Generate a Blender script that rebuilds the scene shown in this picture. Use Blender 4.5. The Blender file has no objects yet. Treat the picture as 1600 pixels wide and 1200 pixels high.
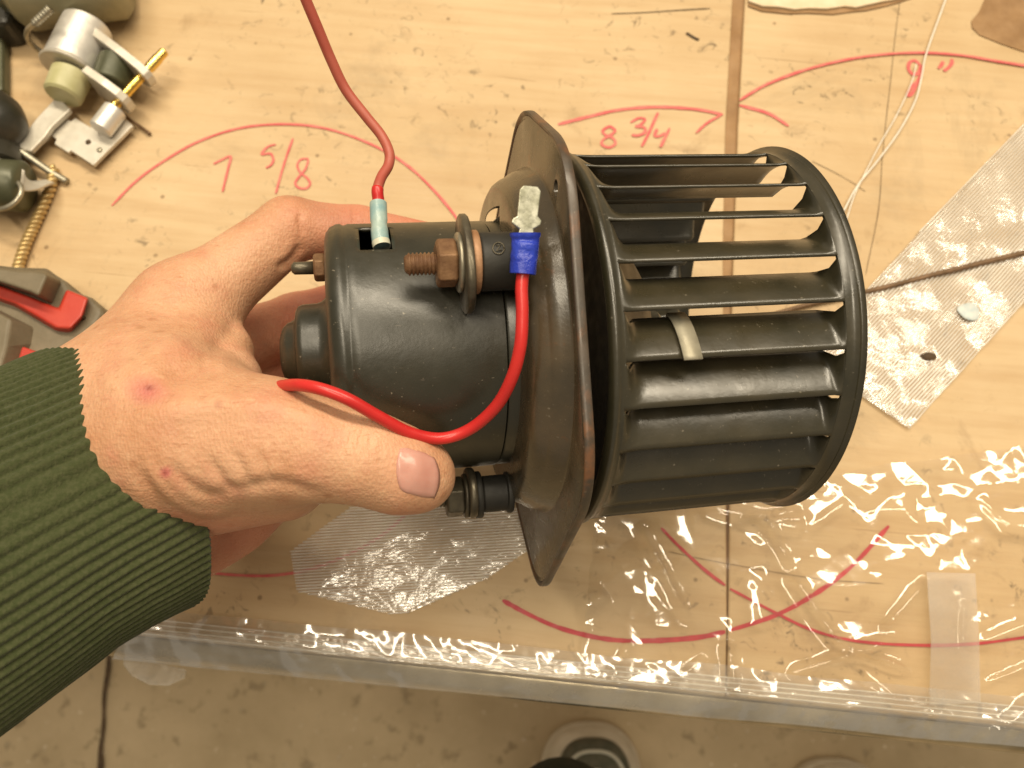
import bpy, bmesh, math, random
import numpy as np
from mathutils import Vector, Matrix, noise

random.seed(7)
rng = np.random.default_rng(7)
SC = bpy.context.scene
COL = SC.collection
R = math.radians

# ------------------------------------------------------------------ camera
F = 1250.0                       # focal length in pixels of the 1600 px wide photograph
PITCH = R(18.0)                  # camera looks down, 18 degrees forward of the plumb line
DIST = 0.36                      # along the optical axis to the bench top
fwd = Vector((0, math.sin(PITCH), -math.cos(PITCH)))
upv = Vector((0, math.cos(PITCH), math.sin(PITCH)))
CAMPOS = -fwd * DIST
CM = Matrix(((1, 0, 0), upv, -fwd)).transposed().to_4x4()
CM.translation = CAMPOS
cam_d = bpy.data.cameras.new('camera')
cam = bpy.data.objects.new('camera', cam_d)
COL.objects.link(cam)
cam.matrix_world = CM
cam_d.sensor_width = 36
cam_d.lens = F / 1600 * 36
cam_d.clip_start = 0.01
cam_d.clip_end = 50
cam_d.dof.use_dof = True
cam_d.dof.focus_distance = 0.235
cam_d.dof.aperture_fstop = 15
SC.camera = cam

# ------------------------------------------------------------------ world, lamps, exposure
W = bpy.data.worlds.new('World')
SC.world = W
W.use_nodes = True
W.node_tree.nodes['Background'].inputs[0].default_value = (1.0, 0.85, 0.64, 1)
W.node_tree.nodes['Background'].inputs[1].default_value = 0.26

def area(name, loc, target, sx, sy, power, col):
    l = bpy.data.lights.new(name, 'AREA')
    l.shape = 'RECTANGLE'; l.size = sx; l.size_y = sy; l.energy = power; l.color = col
    o = bpy.data.objects.new(name, l); COL.objects.link(o)
    o.location = loc
    o.rotation_euler = (Vector(target) - Vector(loc)).to_track_quat('-Z', 'X').to_euler()
    return o
# two rows of workshop tubes under the ceiling
area('ceiling_tube_lamp', (0.35, 0.80, 1.95), (0.1, 0, 0), 0.18, 2.6, 50, (1.0, 0.87, 0.66))
area('ceiling_tube_lamp', (-0.30, -0.10, 2.05), (-0.2, 0, 0), 0.13, 1.6, 20, (1.0, 0.87, 0.66))
SC.view_settings.view_transform = 'Standard'
SC.view_settings.look = 'None'
SC.view_settings.gamma = 1
SC.view_settings.exposure = 0.20
SC.render.engine = 'CYCLES'
SC.cycles.use_denoising = True
SC.cycles.max_bounces = 8
SC.cycles.transparent_max_bounces = 24

# ------------------------------------------------------------------ projection helpers
def P(px, py, d):                # camera-space point (metres) at optical depth d
    return Vector(((px - 800) / F * d, (600 - py) / F * d, -d))
def Wd(px, py, d):
    return CM @ P(px, py, d)
def U(px, py, z=0.0):            # point of the level z seen at a pixel
    dirv = (CM.to_3x3() @ P(px, py, 1.0))
    t = (z - CAMPOS.z) / dirv.z
    return CAMPOS + dirv * t

# ------------------------------------------------------------------ materials
def lin(c):
    return tuple(((x / 255) / 12.92 if x / 255 <= 0.04045 else ((x / 255 + 0.055) / 1.055) ** 2.4) for x in c)

class N:
    def __init__(s, name):
        s.m = bpy.data.materials.new(name); s.m.use_nodes = True
        s.t = s.m.node_tree; s.n = s.t.nodes; s.l = s.t.links
        s.b = s.n['Principled BSDF']; s.out = s.n['Material Output']
        s.co = s.n.new('ShaderNodeTexCoord')
    def link(s, a, b): s.l.new(a, b)
    def noise(s, scale, detail=4, rough=0.55, vec=None, dist=0.0):
        x = s.n.new('ShaderNodeTexNoise'); x.inputs['Scale'].default_value = scale
        x.inputs['Detail'].default_value = detail; x.inputs['Roughness'].default_value = rough
        x.inputs['Distortion'].default_value = dist
        s.link(vec if vec is not None else s.co.outputs['Object'], x.inputs['Vector'])
        return x.outputs['Fac']
    def mapv(s, scale=(1, 1, 1), rot=(0, 0, 0)):
        x = s.n.new('ShaderNodeMapping'); x.inputs['Scale'].default_value = scale
        x.inputs['Rotation'].default_value = rot
        s.link(s.co.outputs['Object'], x.inputs['Vector']); return x.outputs['Vector']
    def voro(s, scale, feature='F1', vec=None):
        x = s.n.new('ShaderNodeTexVoronoi'); x.feature = feature; x.inputs['Scale'].default_value = scale
        s.link(vec if vec is not None else s.co.outputs['Object'], x.inputs['Vector'])
        return x.outputs['Distance']
    def ramp(s, fac, a, b, ca=(0, 0, 0, 1), cb=(1, 1, 1, 1)):
        x = s.n.new('ShaderNodeValToRGB'); e = x.color_ramp.elements
        e[0].position = a; e[1].position = b; e[0].color = ca; e[1].color = cb
        s.link(fac, x.inputs[0]); return x.outputs[0]
    def math(s, op, a, b):
        x = s.n.new('ShaderNodeMath'); x.operation = op
        for i, v in ((0, a), (1, b)):
            if hasattr(v, 'is_linked') or hasattr(v, 'links'): s.link(v, x.inputs[i])
            else: x.inputs[i].default_value = v
        return x.outputs[0]
    def mix(s, fac, a, b, mode='MIX'):
        x = s.n.new('ShaderNodeMix'); x.data_type = 'RGBA'; x.blend_type = mode
        for sock, v in ((x.inputs[0], fac), (x.inputs[6], a), (x.inputs[7], b)):
            if hasattr(v, 'links'): s.link(v, sock)
            elif isinstance(v, (int, float)): sock.default_value = v
            else: sock.default_value = (*v, 1) if len(v) == 3 else v
        return x.outputs[2]
    def attr(s, name):
        x = s.n.new('ShaderNodeAttribute'); x.attribute_name = name; return x.outputs['Fac']
    def base(s, c):
        if hasattr(c, 'links'): s.link(c, s.b.inputs['Base Color'])
        else: s.b.inputs['Base Color'].default_value = (*c, 1)
    def rough(s, v):
        if hasattr(v, 'links'): s.link(v, s.b.inputs['Roughness'])
        else: s.b.inputs['Roughness'].default_value = v
    def bump(s, h, strength, distance=0.001):
        x = s.n.new('ShaderNodeBump'); x.inputs['Strength'].default_value = strength
        x.inputs['Distance'].default_value = distance
        s.link(h, x.inputs['Height'])
        prev = s.b.inputs['Normal']
        if prev.is_linked: s.link(prev.links[0].from_socket, x.inputs['Normal'])
        s.link(x.outputs[0], prev)

def generic(name, c1, c2, scale=60, rough=(0.35, 0.55), metal=0.0, bump=0.15, bscale=400, bdist=0.0004, lo=0.35, hi=0.65):
    k = N(name)
    f = k.ramp(k.noise(scale, 5, 0.6), lo, hi)
    k.base(k.mix(f, c1, c2))
    r = k.ramp(k.noise(scale * 2.3, 4), 0.3, 0.7, (rough[0],) * 3 + (1,), (rough[1],) * 3 + (1,))
    k.rough(r)
    k.b.inputs['Metallic'].default_value = metal
    k.bump(k.noise(bscale, 4), bump, bdist)
    return k

M = {}
def m_paint(name, c, c2, rust=0.0, dust=0.35, rough=(0.28, 0.45)):
    k = N(name)
    base = k.mix(k.ramp(k.noise(45, 5, 0.6), 0.35, 0.7), c, c2)
    # dusty specks and scratches worn through the paint
    sp = k.ramp(k.noise(900, 2, 0.5), 0.70, 0.78)
    base = k.mix(k.math('MULTIPLY', sp, dust), base, (0.22, 0.19, 0.14))
    sc = k.ramp(k.noise(180, 3, 0.5, k.mapv((1, 6, 6))), 0.72, 0.80)
    base = k.mix(k.math('MULTIPLY', sc, dust * 0.8), base, (0.16, 0.13, 0.10))
    if rust:
        rf = k.ramp(k.noise(70, 7, 0.72, None, 0.3), 0.62 - rust * 0.25, 0.75 - rust * 0.2)
        base = k.mix(rf, base, k.mix(k.noise(300, 4), (0.09, 0.035, 0.012), (0.20, 0.085, 0.03)))
    k.base(base)
    r = k.ramp(k.noise(110, 5), 0.3, 0.75, (rough[0],) * 3 + (1,), (rough[1],) * 3 + (1,))
    k.rough(r)
    k.bump(k.noise(500, 5, 0.6), 0.12, 0.0005)
    k.b.inputs['Specular IOR Level'].default_value = 0.85
    M[name] = k.m
m_paint('black_gloss_paint', (0.016, 0.0155, 0.008), (0.026, 0.023, 0.012), 0.0, 0.8, (0.30, 0.46))
m_paint('black_wheel_paint', (0.021, 0.0195, 0.0105), (0.044, 0.036, 0.019), 0.0, 0.6, (0.26, 0.42))
m_paint('worn_plate_paint', (0.034, 0.027, 0.016), (0.082, 0.058, 0.031), 0.12, 0.7, (0.2, 0.34))
m_paint('rusty_edge', (0.035, 0.026, 0.016), (0.085, 0.055, 0.032), 0.46, 0.9, (0.3, 0.6))
M['rust_steel'] = generic('rust_steel', (0.13, 0.062, 0.028), (0.26, 0.145, 0.07), 160, (0.45, 0.7), 0.35, 0.4, 900, 0.0004).m
M['rust_light'] = generic('rust_light', (0.30, 0.15, 0.07), (0.42, 0.24, 0.13), 160, (0.45, 0.7), 0.2, 0.3, 900, 0.0004).m
M['grey_steel'] = generic('grey_steel', (0.30, 0.27, 0.20), (0.45, 0.42, 0.33), 120, (0.3, 0.5), 0.75, 0.2, 700).m
M['dark_steel'] = generic('dark_steel', (0.06, 0.05, 0.035), (0.14, 0.12, 0.08), 120, (0.3, 0.5), 0.5, 0.2, 700).m
M['black_rubber'] = generic('black_rubber', (0.012, 0.011, 0.009), (0.022, 0.02, 0.015), 90, (0.5, 0.7), 0, 0.2, 600).m
M['clip_zinc'] = generic('clip_zinc', (0.33, 0.30, 0.22), (0.42, 0.39, 0.30), 150, (0.4, 0.6), 0.35, 0.2, 600).m
M['spade_tin'] = generic('spade_tin', (0.26, 0.26, 0.19), (0.50, 0.50, 0.41), 330, (0.3, 0.5), 0.6, 0.2, 500, 0.0004).m
M['wire_red'] = generic('wire_red', (0.50, 0.018, 0.018), (0.60, 0.03, 0.025), 50, (0.28, 0.4), 0, 0.08, 500).m
M['wire_red_faded'] = generic('wire_red_faded', (0.36, 0.065, 0.042), (0.44, 0.11, 0.07), 40, (0.4, 0.55), 0, 0.08, 500).m
M['crimp_blue'] = generic('crimp_blue', (0.014, 0.032, 0.36), (0.025, 0.055, 0.46), 120, (0.28, 0.42), 0, 0.7, 260, 0.0012).m
M['butt_blue'] = generic('butt_blue', (0.20, 0.34, 0.36), (0.36, 0.46, 0.42), 160, (0.25, 0.4), 0, 0.3, 300, 0.0006).m
M['butt_end'] = generic('butt_end', (0.50, 0.50, 0.40), (0.60, 0.58, 0.46), 160, (0.3, 0.5), 0, 0.3, 300, 0.0006).m
M['hub_metal'] = generic('hub_metal', (0.10, 0.08, 0.05), (0.16, 0.13, 0.085), 60, (0.4, 0.55), 0.3, 0.15, 500).m
M['aluminium'] = generic('aluminium', (0.62, 0.59, 0.54), (0.76, 0.73, 0.67), 90, (0.3, 0.45), 0.5, 0.15, 500).m
M['zinc_plate'] = generic('zinc_plate', (0.52, 0.48, 0.40), (0.64, 0.60, 0.52), 90, (0.35, 0.5), 0.35, 0.15, 500).m
M['brass'] = generic('brass', (0.72, 0.47, 0.10), (0.85, 0.60, 0.18), 90, (0.18, 0.3), 1.0, 0.08, 500).m
M['brass_cord'] = generic('brass_cord', (0.46, 0.32, 0.13), (0.62, 0.46, 0.22), 200, (0.35, 0.5), 0.6, 0.2, 700).m
M['bobbin'] = generic('bobbin', (0.42, 0.40, 0.20), (0.58, 0.54, 0.32), 60, (0.35, 0.5), 0, 0.1, 300).m
M['drab_green'] = generic('drab_green', (0.05, 0.055, 0.03), (0.10, 0.10, 0.055), 40, (0.3, 0.5), 0.2, 0.2, 300).m
M['drum_grey'] = generic('drum_grey', (0.20, 0.19, 0.11), (0.30, 0.27, 0.17), 40, (0.35, 0.5), 0.3, 0.2, 300).m
M['dark_plastic'] = generic('dark_plastic', (0.018, 0.018, 0.012), (0.04, 0.035, 0.025), 50, (0.3, 0.5), 0, 0.2, 300).m
M['tool_grey'] = generic('tool_grey', (0.13, 0.105, 0.062), (0.19, 0.155, 0.10), 60, (0.5, 0.65), 0, 0.3, 700).m
M['tool_red'] = generic('tool_red', (0.42, 0.030, 0.018), (0.50, 0.050, 0.028), 50, (0.35, 0.5), 0, 0.12, 500).m
M['edge_metal'] = generic('edge_metal', (0.24, 0.20, 0.13), (0.42, 0.36, 0.25), 40, (0.14, 0.30), 0.6, 0.15, 300).m
M['shoe_cream'] = generic('shoe_cream', (0.62, 0.55, 0.42), (0.78, 0.71, 0.58), 30, (0.5, 0.7), 0, 0.2, 200).m
M['shoe_mesh'] = generic('shoe_mesh', (0.08, 0.085, 0.055), (0.13, 0.12, 0.08), 120, (0.6, 0.8), 0, 0.6, 500, 0.001).m
M['shoe_piping'] = generic('shoe_piping', (0.6, 0.58, 0.48), (0.7, 0.68, 0.56), 30, (0.5, 0.7), 0, 0.2, 200).m
M['marker'] = generic('marker', (0.56, 0.085, 0.085), (0.64, 0.17, 0.14), 140, (0.5, 0.65), 0, 0.05, 400).m
M['marker_fresh'] = generic('marker_fresh', (0.40, 0.01, 0.025), (0.52, 0.03, 0.04), 140, (0.4, 0.55), 0, 0.05, 400).m
M['strand'] = generic('strand', (0.75, 0.70, 0.60), (0.85, 0.8, 0.7), 140, (0.2, 0.35), 0, 0.05, 400).m
M['crack_dirt'] = generic('crack_dirt', (0.05, 0.03, 0.012), (0.11, 0.065, 0.03), 140, (0.7, 0.85), 0, 0.2, 400).m
M['wire_brown'] = generic('wire_brown', (0.13, 0.075, 0.035), (0.22, 0.13, 0.07), 140, (0.4, 0.6), 0.3, 0.2, 600).m
M['filler_brown'] = generic('filler_brown', (0.24, 0.13, 0.05), (0.34, 0.20, 0.09), 60, (0.6, 0.8), 0, 0.3, 400).m
M['torn_paper'] = generic('torn_paper', (0.62, 0.50, 0.32), (0.74, 0.62, 0.44), 80, (0.7, 0.85), 0, 0.3, 300, 0.001).m

def m_board(name, seed):
    k = N(name)
    off = k.n.new('ShaderNodeMapping'); off.inputs['Location'].default_value = (seed, seed * 1.7, 0)
    k.link(k.co.outputs['Object'], off.inputs['Vector']); v = off.outputs[0]
    st = k.n.new('ShaderNodeMapping'); st.inputs['Scale'].default_value = (1.2, 14, 1); k.link(v, st.inputs['Vector'])
    base = k.mix(k.ramp(k.noise(7, 6, 0.6, v), 0.3, 0.72), (0.50, 0.350, 0.185), (0.63, 0.475, 0.285))
    base = k.mix(k.math('MULTIPLY', k.ramp(k.noise(9, 7, 0.6, st.outputs[0]), 0.42, 0.72), 0.34), base, (0.36, 0.20, 0.075))
    # smudges, oily finger marks
    sm = k.ramp(k.noise(26, 6, 0.68, v, 0.4), 0.60, 0.78)
    base = k.mix(k.math('MULTIPLY', sm, 0.6), base, (0.22, 0.125, 0.05))
    gs = k.ramp(k.noise(12, 7, 0.72, v, 0.6), 0.56, 0.74)
    base = k.mix(k.math('MULTIPLY', gs, 0.42), base, (0.24, 0.18, 0.105))
    # dark dirt flecks gathered in clusters
    cl = k.ramp(k.noise(17, 3, 0.5, v), 0.44, 0.62)
    fl = k.ramp(k.noise(150, 5, 0.66, v, 0.8), 0.58, 0.68)
    base = k.mix(k.math('MULTIPLY', k.math('MULTIPLY', cl, fl), 0.7), base, (0.085, 0.055, 0.025))
    pt = k.ramp(k.voro(55, 'F1', v), 0.045, 0.075, (1, 1, 1, 1), (0, 0, 0, 1))
    pk = k.ramp(k.noise(30, 2, 0.5, v), 0.47, 0.53)
    base = k.mix(k.math('MULTIPLY', k.math('MULTIPLY', pt, pk), 0.6), base, (0.13, 0.075, 0.03))
    # long scratches
    sv = k.n.new('ShaderNodeMapping'); sv.inputs['Scale'].default_value = (2, 60, 1); sv.inputs['Rotation'].default_value = (0, 0, 0.35 + seed)
    k.link(v, sv.inputs['Vector'])
    scr = k.ramp(k.noise(6, 3, 0.5, sv.outputs[0], 0.2), 0.705, 0.73)
    base = k.mix(k.math('MULTIPLY', scr, 0.4), base, (0.25, 0.14, 0.055))
    k.base(base)
    k.rough(k.ramp(k.noise(30, 4, 0.5, v), 0.3, 0.7, (0.42,) * 3 + (1,), (0.62,) * 3 + (1,)))
    k.b.inputs['Specular IOR Level'].default_value = 0.35
    k.bump(k.noise(220, 6, 0.65, v), 0.22, 0.0006)
    k.bump(k.noise(14, 7, 0.6, st.outputs[0]), 0.25, 0.0012)
    M[name] = k.m
m_board('kraft_board', 0.0)
m_board('kraft_board_two', 3.3)

k = N('concrete')
base = k.mix(k.ramp(k.noise(9, 6, 0.65), 0.3, 0.7), (0.42, 0.325, 0.19), (0.58, 0.46, 0.29))
base = k.mix(k.math('MULTIPLY', k.ramp(k.noise(120, 3, 0.6), 0.66, 0.72), 0.8), base, (0.78, 0.68, 0.50))
base = k.mix(k.math('MULTIPLY', k.ramp(k.noise(60, 4, 0.6), 0.58, 0.7), 0.6), base, (0.20, 0.145, 0.075))
k.base(base); k.rough(0.75); k.bump(k.noise(160, 6, 0.7), 0.4, 0.002)
M['concrete'] = k.m

# clear film: a thin sheet that lets most light straight through and mirrors the rest
def m_film(name, haze_amount, tint=(0.97, 0.96, 0.93), rough=0.06, body=(0.75, 0.72, 0.66), bscale=120, bstr=0.25, gain=1.0, trans=0.45):
    k = N(name)
    k.n.remove(k.b)
    tr = k.n.new('ShaderNodeBsdfTransparent'); tr.inputs[0].default_value = (*tint, 1)
    gl = k.n.new('ShaderNodeBsdfGlossy'); gl.inputs['Roughness'].default_value = rough
    gl.inputs[0].default_value = (1, 1, 1, 1)
    df0 = k.n.new('ShaderNodeBsdfDiffuse'); df0.inputs[0].default_value = (*body, 1)
    tl_ = k.n.new('ShaderNodeBsdfTranslucent'); tl_.inputs[0].default_value = (*body, 1)
    df = k.n.new('ShaderNodeMixShader'); df.inputs[0].default_value = trans
    k.link(df0.outputs[0], df.inputs[1]); k.link(tl_.outputs[0], df.inputs[2])
    fr = k.n.new('ShaderNodeFresnel'); fr.inputs[0].default_value = 1.5
    bp = k.n.new('ShaderNodeBump'); bp.inputs['Strength'].default_value = bstr; bp.inputs['Distance'].default_value = 0.002
    k.link(k.noise(bscale, 5, 0.6, None, 0.5), bp.inputs['Height'])
    k.link(bp.outputs[0], gl.inputs['Normal']); k.link(bp.outputs[0], fr.inputs['Normal'])
    m1 = k.n.new('ShaderNodeMixShader'); m2 = k.n.new('ShaderNodeMixShader')
    hz = k.ramp(k.noise(40, 5, 0.6), 0.3, 0.75, (haze_amount * 0.5,) * 3 + (1,), (haze_amount * 1.5,) * 3 + (1,))
    k.link(hz, m1.inputs[0]); k.link(tr.outputs[0], m1.inputs[1]); k.link(df.outputs[0], m1.inputs[2])
    k.link(k.math('MINIMUM', k.math('MULTIPLY', fr.outputs[0], gain), 0.45), m2.inputs[0]); k.link(m1.outputs[0], m2.inputs[1]); k.link(gl.outputs[0], m2.inputs[2])
    k.link(m2.outputs[0], k.out.inputs[0])
    M[name] = k.m
m_film('clear_film', 0.03, gain=1.6, bscale=26, bstr=0.10, tint=(0.985, 0.98, 0.965), rough=0.08)
m_film('edge_film', 0.20, gain=3.0, bscale=40, bstr=0.15, tint=(0.99, 0.985, 0.97), rough=0.13, body=(0.85, 0.82, 0.75))
m_film('mesh_film', 0.22, trans=0.12, bscale=40, bstr=0.8, rough=0.16, gain=2.6, body=(0.9, 0.84, 0.74), tint=(1, .99, .97))
m_film('frosted_tape', 0.22, rough=0.3, bscale=60, bstr=0.05, body=(0.7, 0.66, 0.62))
m_film('thread_plastic', 0.85, trans=0.05, rough=0.2, bscale=200, bstr=0.1, body=(0.96, 0.91, 0.82), gain=2.5, tint=(1, .99, .97))

k = N('skin')
a = k.ramp(k.noise(38, 5, 0.65), 0.32, 0.68)
skin = k.mix(a, (0.51, 0.255, 0.138), (0.62, 0.360, 0.218))
skin = k.mix(k.math('MULTIPLY', k.ramp(k.noise(85, 4, 0.6), 0.50, 0.72), 0.45), skin, (0.52, 0.20, 0.13))
skin = k.mix(k.math('MULTIPLY', k.ramp(k.noise(420, 3, 0.6), 0.56, 0.72), 0.40), skin, (0.66, 0.42, 0.25))
skin = k.mix(k.math('MULTIPLY', k.ramp(k.noise(700, 3, 0.6, k.mapv((0.4, 1.6, 1), (0, 0, 0.8))), 0.56, 0.70), 0.35), skin, (0.36, 0.14, 0.065))
fk = k.math('MULTIPLY', k.ramp(k.voro(120), 0.10, 0.22, (1, 1, 1, 1), (0, 0, 0, 1)), k.ramp(k.noise(60, 2), 0.52, 0.60))
skin = k.mix(k.math('MULTIPLY', fk, 0.38), skin, (0.33, 0.12, 0.05))
skin = k.mix(k.attr('redness'), skin, (0.54, 0.17, 0.11))
skin = k.mix(k.attr('sore'), skin, (0.50, 0.13, 0.12))
skin = k.mix(k.attr('scab'), skin, (0.22, 0.05, 0.035))
k.base(skin)
k.rough(k.ramp(k.noise(150, 4), 0.3, 0.7, (0.42,) * 3 + (1,), (0.58,) * 3 + (1,)))
k.b.inputs['Specular IOR Level'].default_value = 0.4
k.b.inputs['Subsurface Weight'].default_value = 0.12
k.b.inputs['Subsurface Radius'].default_value = (0.0035, 0.0013, 0.0007)
k.b.inputs['Subsurface Scale'].default_value = 1.0
k.bump(k.voro(1300, 'F1', k.mapv((1, 0.55, 1), (0, 0, 0.6))), 0.30, 0.0005)
k.bump(k.noise(420, 5, 0.65, k.mapv((0.38, 2.0, 1), (0, 0, 0.9))), 0.26, 0.0010)
k.bump(k.noise(90, 4, 0.6), 0.25, 0.0016)
M['skin'] = k.m
k = N('nail')
k.base(k.mix(k.ramp(k.noise(70, 4), 0.35, 0.65), (0.50, 0.235, 0.185), (0.58, 0.32, 0.26)))
k.rough(0.28); k.bump(k.noise(90, 3, 0.5, k.mapv((0.6, 4, 2))), 0.12, 0.0006)
k.b.inputs['Subsurface Weight'].default_value = 0.15
k.b.inputs['Subsurface Radius'].default_value = (0.003, 0.0012, 0.0009)
M['nail'] = k.m
k = N('rib_knit')
kn = k.mix(k.ramp(k.noise(25, 4), 0.3, 0.7), (0.040, 0.051, 0.017), (0.058, 0.066, 0.026))
kn = k.mix(k.ramp(k.noise(900, 2), 0.4, 0.65), kn, (0.085, 0.088, 0.042), 'MIX')
kn = k.mix(0.5, kn, (0.044, 0.054, 0.020))
k.base(kn); k.rough(0.9); k.b.inputs['Specular IOR Level'].default_value = 0.15
k.b.inputs['Sheen Weight'].default_value = 0.12
k.bump(k.noise(1100, 3), 0.6, 0.0008)
M['rib_knit'] = k.m
M['jacket'] = generic('jacket', (0.012, 0.015, 0.006), (0.02, 0.024, 0.011), 60, (0.85, 0.95), 0, 0.4, 900, 0.0008).m

# ------------------------------------------------------------------ mesh helpers
def mobj(name, verts, faces, mat, parent=None, smooth=True, angle=None, matrix=None):
    me = bpy.data.meshes.new(name)
    me.from_pydata([tuple(v) for v in verts], [], [tuple(int(i) for i in f) for f in faces])
    me.update()
    bm = bmesh.new(); bm.from_mesh(me)
    bmesh.ops.recalc_face_normals(bm, faces=bm.faces)
    bm.to_mesh(me); bm.free()
    if mat: me.materials.append(M[mat] if isinstance(mat, str) else mat)
    o = bpy.data.objects.new(name, me); COL.objects.link(o)
    if matrix is not None: o.matrix_world = matrix
    if parent is not None: o.parent = parent
    if smooth:
        me.shade_smooth()
        if angle is not None:
            me.set_sharp_from_angle(angle=R(angle))
    return o
def tag(o, label=None, cat=None, group=None, kind=None):
    if label: o['label'] = label
    if cat: o['category'] = cat
    if group: o['group'] = group
    if kind: o['kind'] = kind
    return o
def empty(name, matrix):
    o = bpy.data.objects.new(name, None); COL.objects.link(o)
    o.empty_display_size = 0.02
    o.matrix_world = matrix
    return o
def bevel(o, w, seg=2, ang=35):
    m = o.modifiers.new('bevel', 'BEVEL'); m.width = w; m.segments = seg
    m.limit_method = 'ANGLE'; m.angle_limit = R(ang); m.harden_normals = False
    return o
def lathe(profile, segs=96, axis='x', cx=0, cy=0, closed=False):
    """profile: (s, r) list turned about the local x axis shifted to (cx, cy)"""
    v, f = [], []
    n = len(profile)
    for s, r in profile:
        for i in range(segs):
            a = 2 * math.pi * i / segs
            v.append((s, cx + r * math.cos(a), cy + r * math.sin(a)))
    rng_ = n if closed else n - 1
    for j in range(rng_):
        j2 = (j + 1) % n
        for i in range(segs):
            i2 = (i + 1) % segs
            f.append((j * segs + i, j * segs + i2, j2 * segs + i2, j2 * segs + i))
    if not closed:
        if profile[0][1] > 1e-9: f.append(tuple(range(segs)))
        if profile[-1][1] > 1e-9: f.append(tuple((n - 1) * segs + i for i in range(segs)))
    return v, f
def frames(pts):
    pts = [Vector(p) for p in pts]
    T = []
    for i in range(len(pts)):
        a = pts[max(i - 1, 0)]; b = pts[min(i + 1, len(pts) - 1)]
        T.append((b - a).normalized())
    n = T[0].orthogonal().normalized()
    out = []
    for i, t in enumerate(T):
        n = (n - t * n.dot(t)).normalized()
        out.append((pts[i], t, n, t.cross(n)))
    return out
def tube(pts, r, segs=16, cap=True):
    fr = frames(pts)
    v, f = [], []
    for i, (p, t, n, b) in enumerate(fr):
        rr = r[i] if isinstance(r, (list, tuple)) else r
        for j in range(segs):
            a = 2 * math.pi * j / segs
            v.append(p + n * (rr * math.cos(a)) + b * (rr * math.sin(a)))
    for i in range(len(fr) - 1):
        for j in range(segs):
            j2 = (j + 1) % segs
            f.append((i * segs + j, i * segs + j2, (i + 1) * segs + j2, (i + 1) * segs + j))
    if cap:
        f.append(tuple(range(segs))); f.append(tuple((len(fr) - 1) * segs + j for j in range(segs)))
    return v, f
def spline(pts, n=12):
    pts = [Vector(p) for p in pts]
    P_ = [pts[0] * 2 - pts[1]] + pts + [pts[-1] * 2 - pts[-2]]
    out = []
    for i in range(1, len(P_) - 2):
        p0, p1, p2, p3 = P_[i - 1:i + 3]
        for k_ in range(n):
            t = k_ / n
            out.append(0.5 * ((2 * p1) + (p2 - p0) * t + (2 * p0 - 5 * p1 + 4 * p2 - p3) * t * t + (3 * p1 - p0 - 3 * p2 + p3) * t ** 3))
    out.append(pts[-1])
    return out
def prism(outline, h0, h1):
    """outline: list of (x,y); extruded along z"""
    n = len(outline)
    v = [(x, y, h0) for x, y in outline] + [(x, y, h1) for x, y in outline]
    f = [tuple(range(n))[::-1], tuple(range(n, 2 * n))]
    for i in range(n):
        f.append((i, (i + 1) % n, n + (i + 1) % n, n + i))
    return v, f
def join(*vfs):
    V, Fc = [], []
    for v, f in vfs:
        o = len(V); V += list(v); Fc += [tuple(i + o for i in q) for q in f]
    return V, Fc
def loft(rings, cap=True):
    v, f = [], []
    n = len(rings[0])
    for r in rings: v += list(r)
    for i in range(len(rings) - 1):
        for j in range(n):
            f.append((i * n + j, i * n + (j + 1) % n, (i + 1) * n + (j + 1) % n, (i + 1) * n + j))
    if cap:
        f.append(tuple(range(n))); f.append(tuple((len(rings) - 1) * n + j for j in range(n)))
    return v, f

# ================================================================== THE SETTING
FLOOR_Z = -0.56
v = [(-3, -3, FLOOR_Z), (3, -3, FLOOR_Z), (3, 3, FLOOR_Z), (-3, 3, FLOOR_Z)]
floor = tag(mobj('floor', v, [(0, 1, 2, 3)], 'concrete'), 'speckled brown concrete floor below the bench', kind='structure')
# wandering joint in the concrete
pts = [U(172, 985, FLOOR_Z + .004), U(168, 1050, FLOOR_Z + .004), U(160, 1110, FLOOR_Z + .004), U(158, 1160, FLOOR_Z + .004), U(154, 1230, FLOOR_Z + .004), U(150, 1400, FLOOR_Z + .004)]
pts = spline(pts, 10)
vv, ff = [], []
for i, p in enumerate(pts):
    w = 0.0022 + 0.0014 * noise.noise(p * 60)
    dx = 0.003 * noise.noise(p * 40 + Vector((3, 1, 0)))
    vv += [p + Vector((-w + dx, 0, 0)), p + Vector((w + dx, 0, 0))]
    if i: ff.append((2 * i - 2, 2 * i - 1, 2 * i + 1, 2 * i))
mobj('floor_joint', vv, ff, 'crack_dirt', floor)

# ------------------------------------------------------------------ workbench: two boards, filler, metal nose
eA, eB = U(0, 968), U(1600, 1138)
ex = (eB - eA).normalized(); ey = Vector((-ex.y, ex.x, 0))
BM_ = Matrix(((ex.x, ey.x, 0, eA.x), (ex.y, ey.y, 0, eA.y), (0, 0, 1, 0), (0, 0, 0, 1)))
BI = BM_.inverted()
bench = tag(empty('workbench', BM_), 'tan kraft-coloured workbench top with red marker arcs and sums', 'workbench')
def B2(px, py, z=0.0):
    return BI @ U(px, py, z)
def board(name, poly, mat, top=0.0, th=0.018, parent=bench, bev=0.0008):
    vf = prism([(p.x, p.y) for p in poly], top - th, top)
    return bevel(mobj(name, *vf, mat, parent, smooth=False), bev, 2)
gl = [B2(1145, 0), B2(1134, 200), B2(1130, 400), B2(1131, 500), B2(1134, 700), B2(1135, 860), B2(1136, 960)]
gr = [B2(1164, 0), B2(1153, 200), B2(1146, 400), B2(1143, 500), B2(1140, 700), B2(1139, 860), B2(1138, 960)]
def ext(g):  # carry the seam to the bench edge and far side
    d = (g[0] - g[2]).normalized()
    far = g[0] + d * ((0.75 - g[0].y) / d.y)
    e = g[-1].copy(); e.y = 0.0
    return [far] + g + [e]
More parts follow.
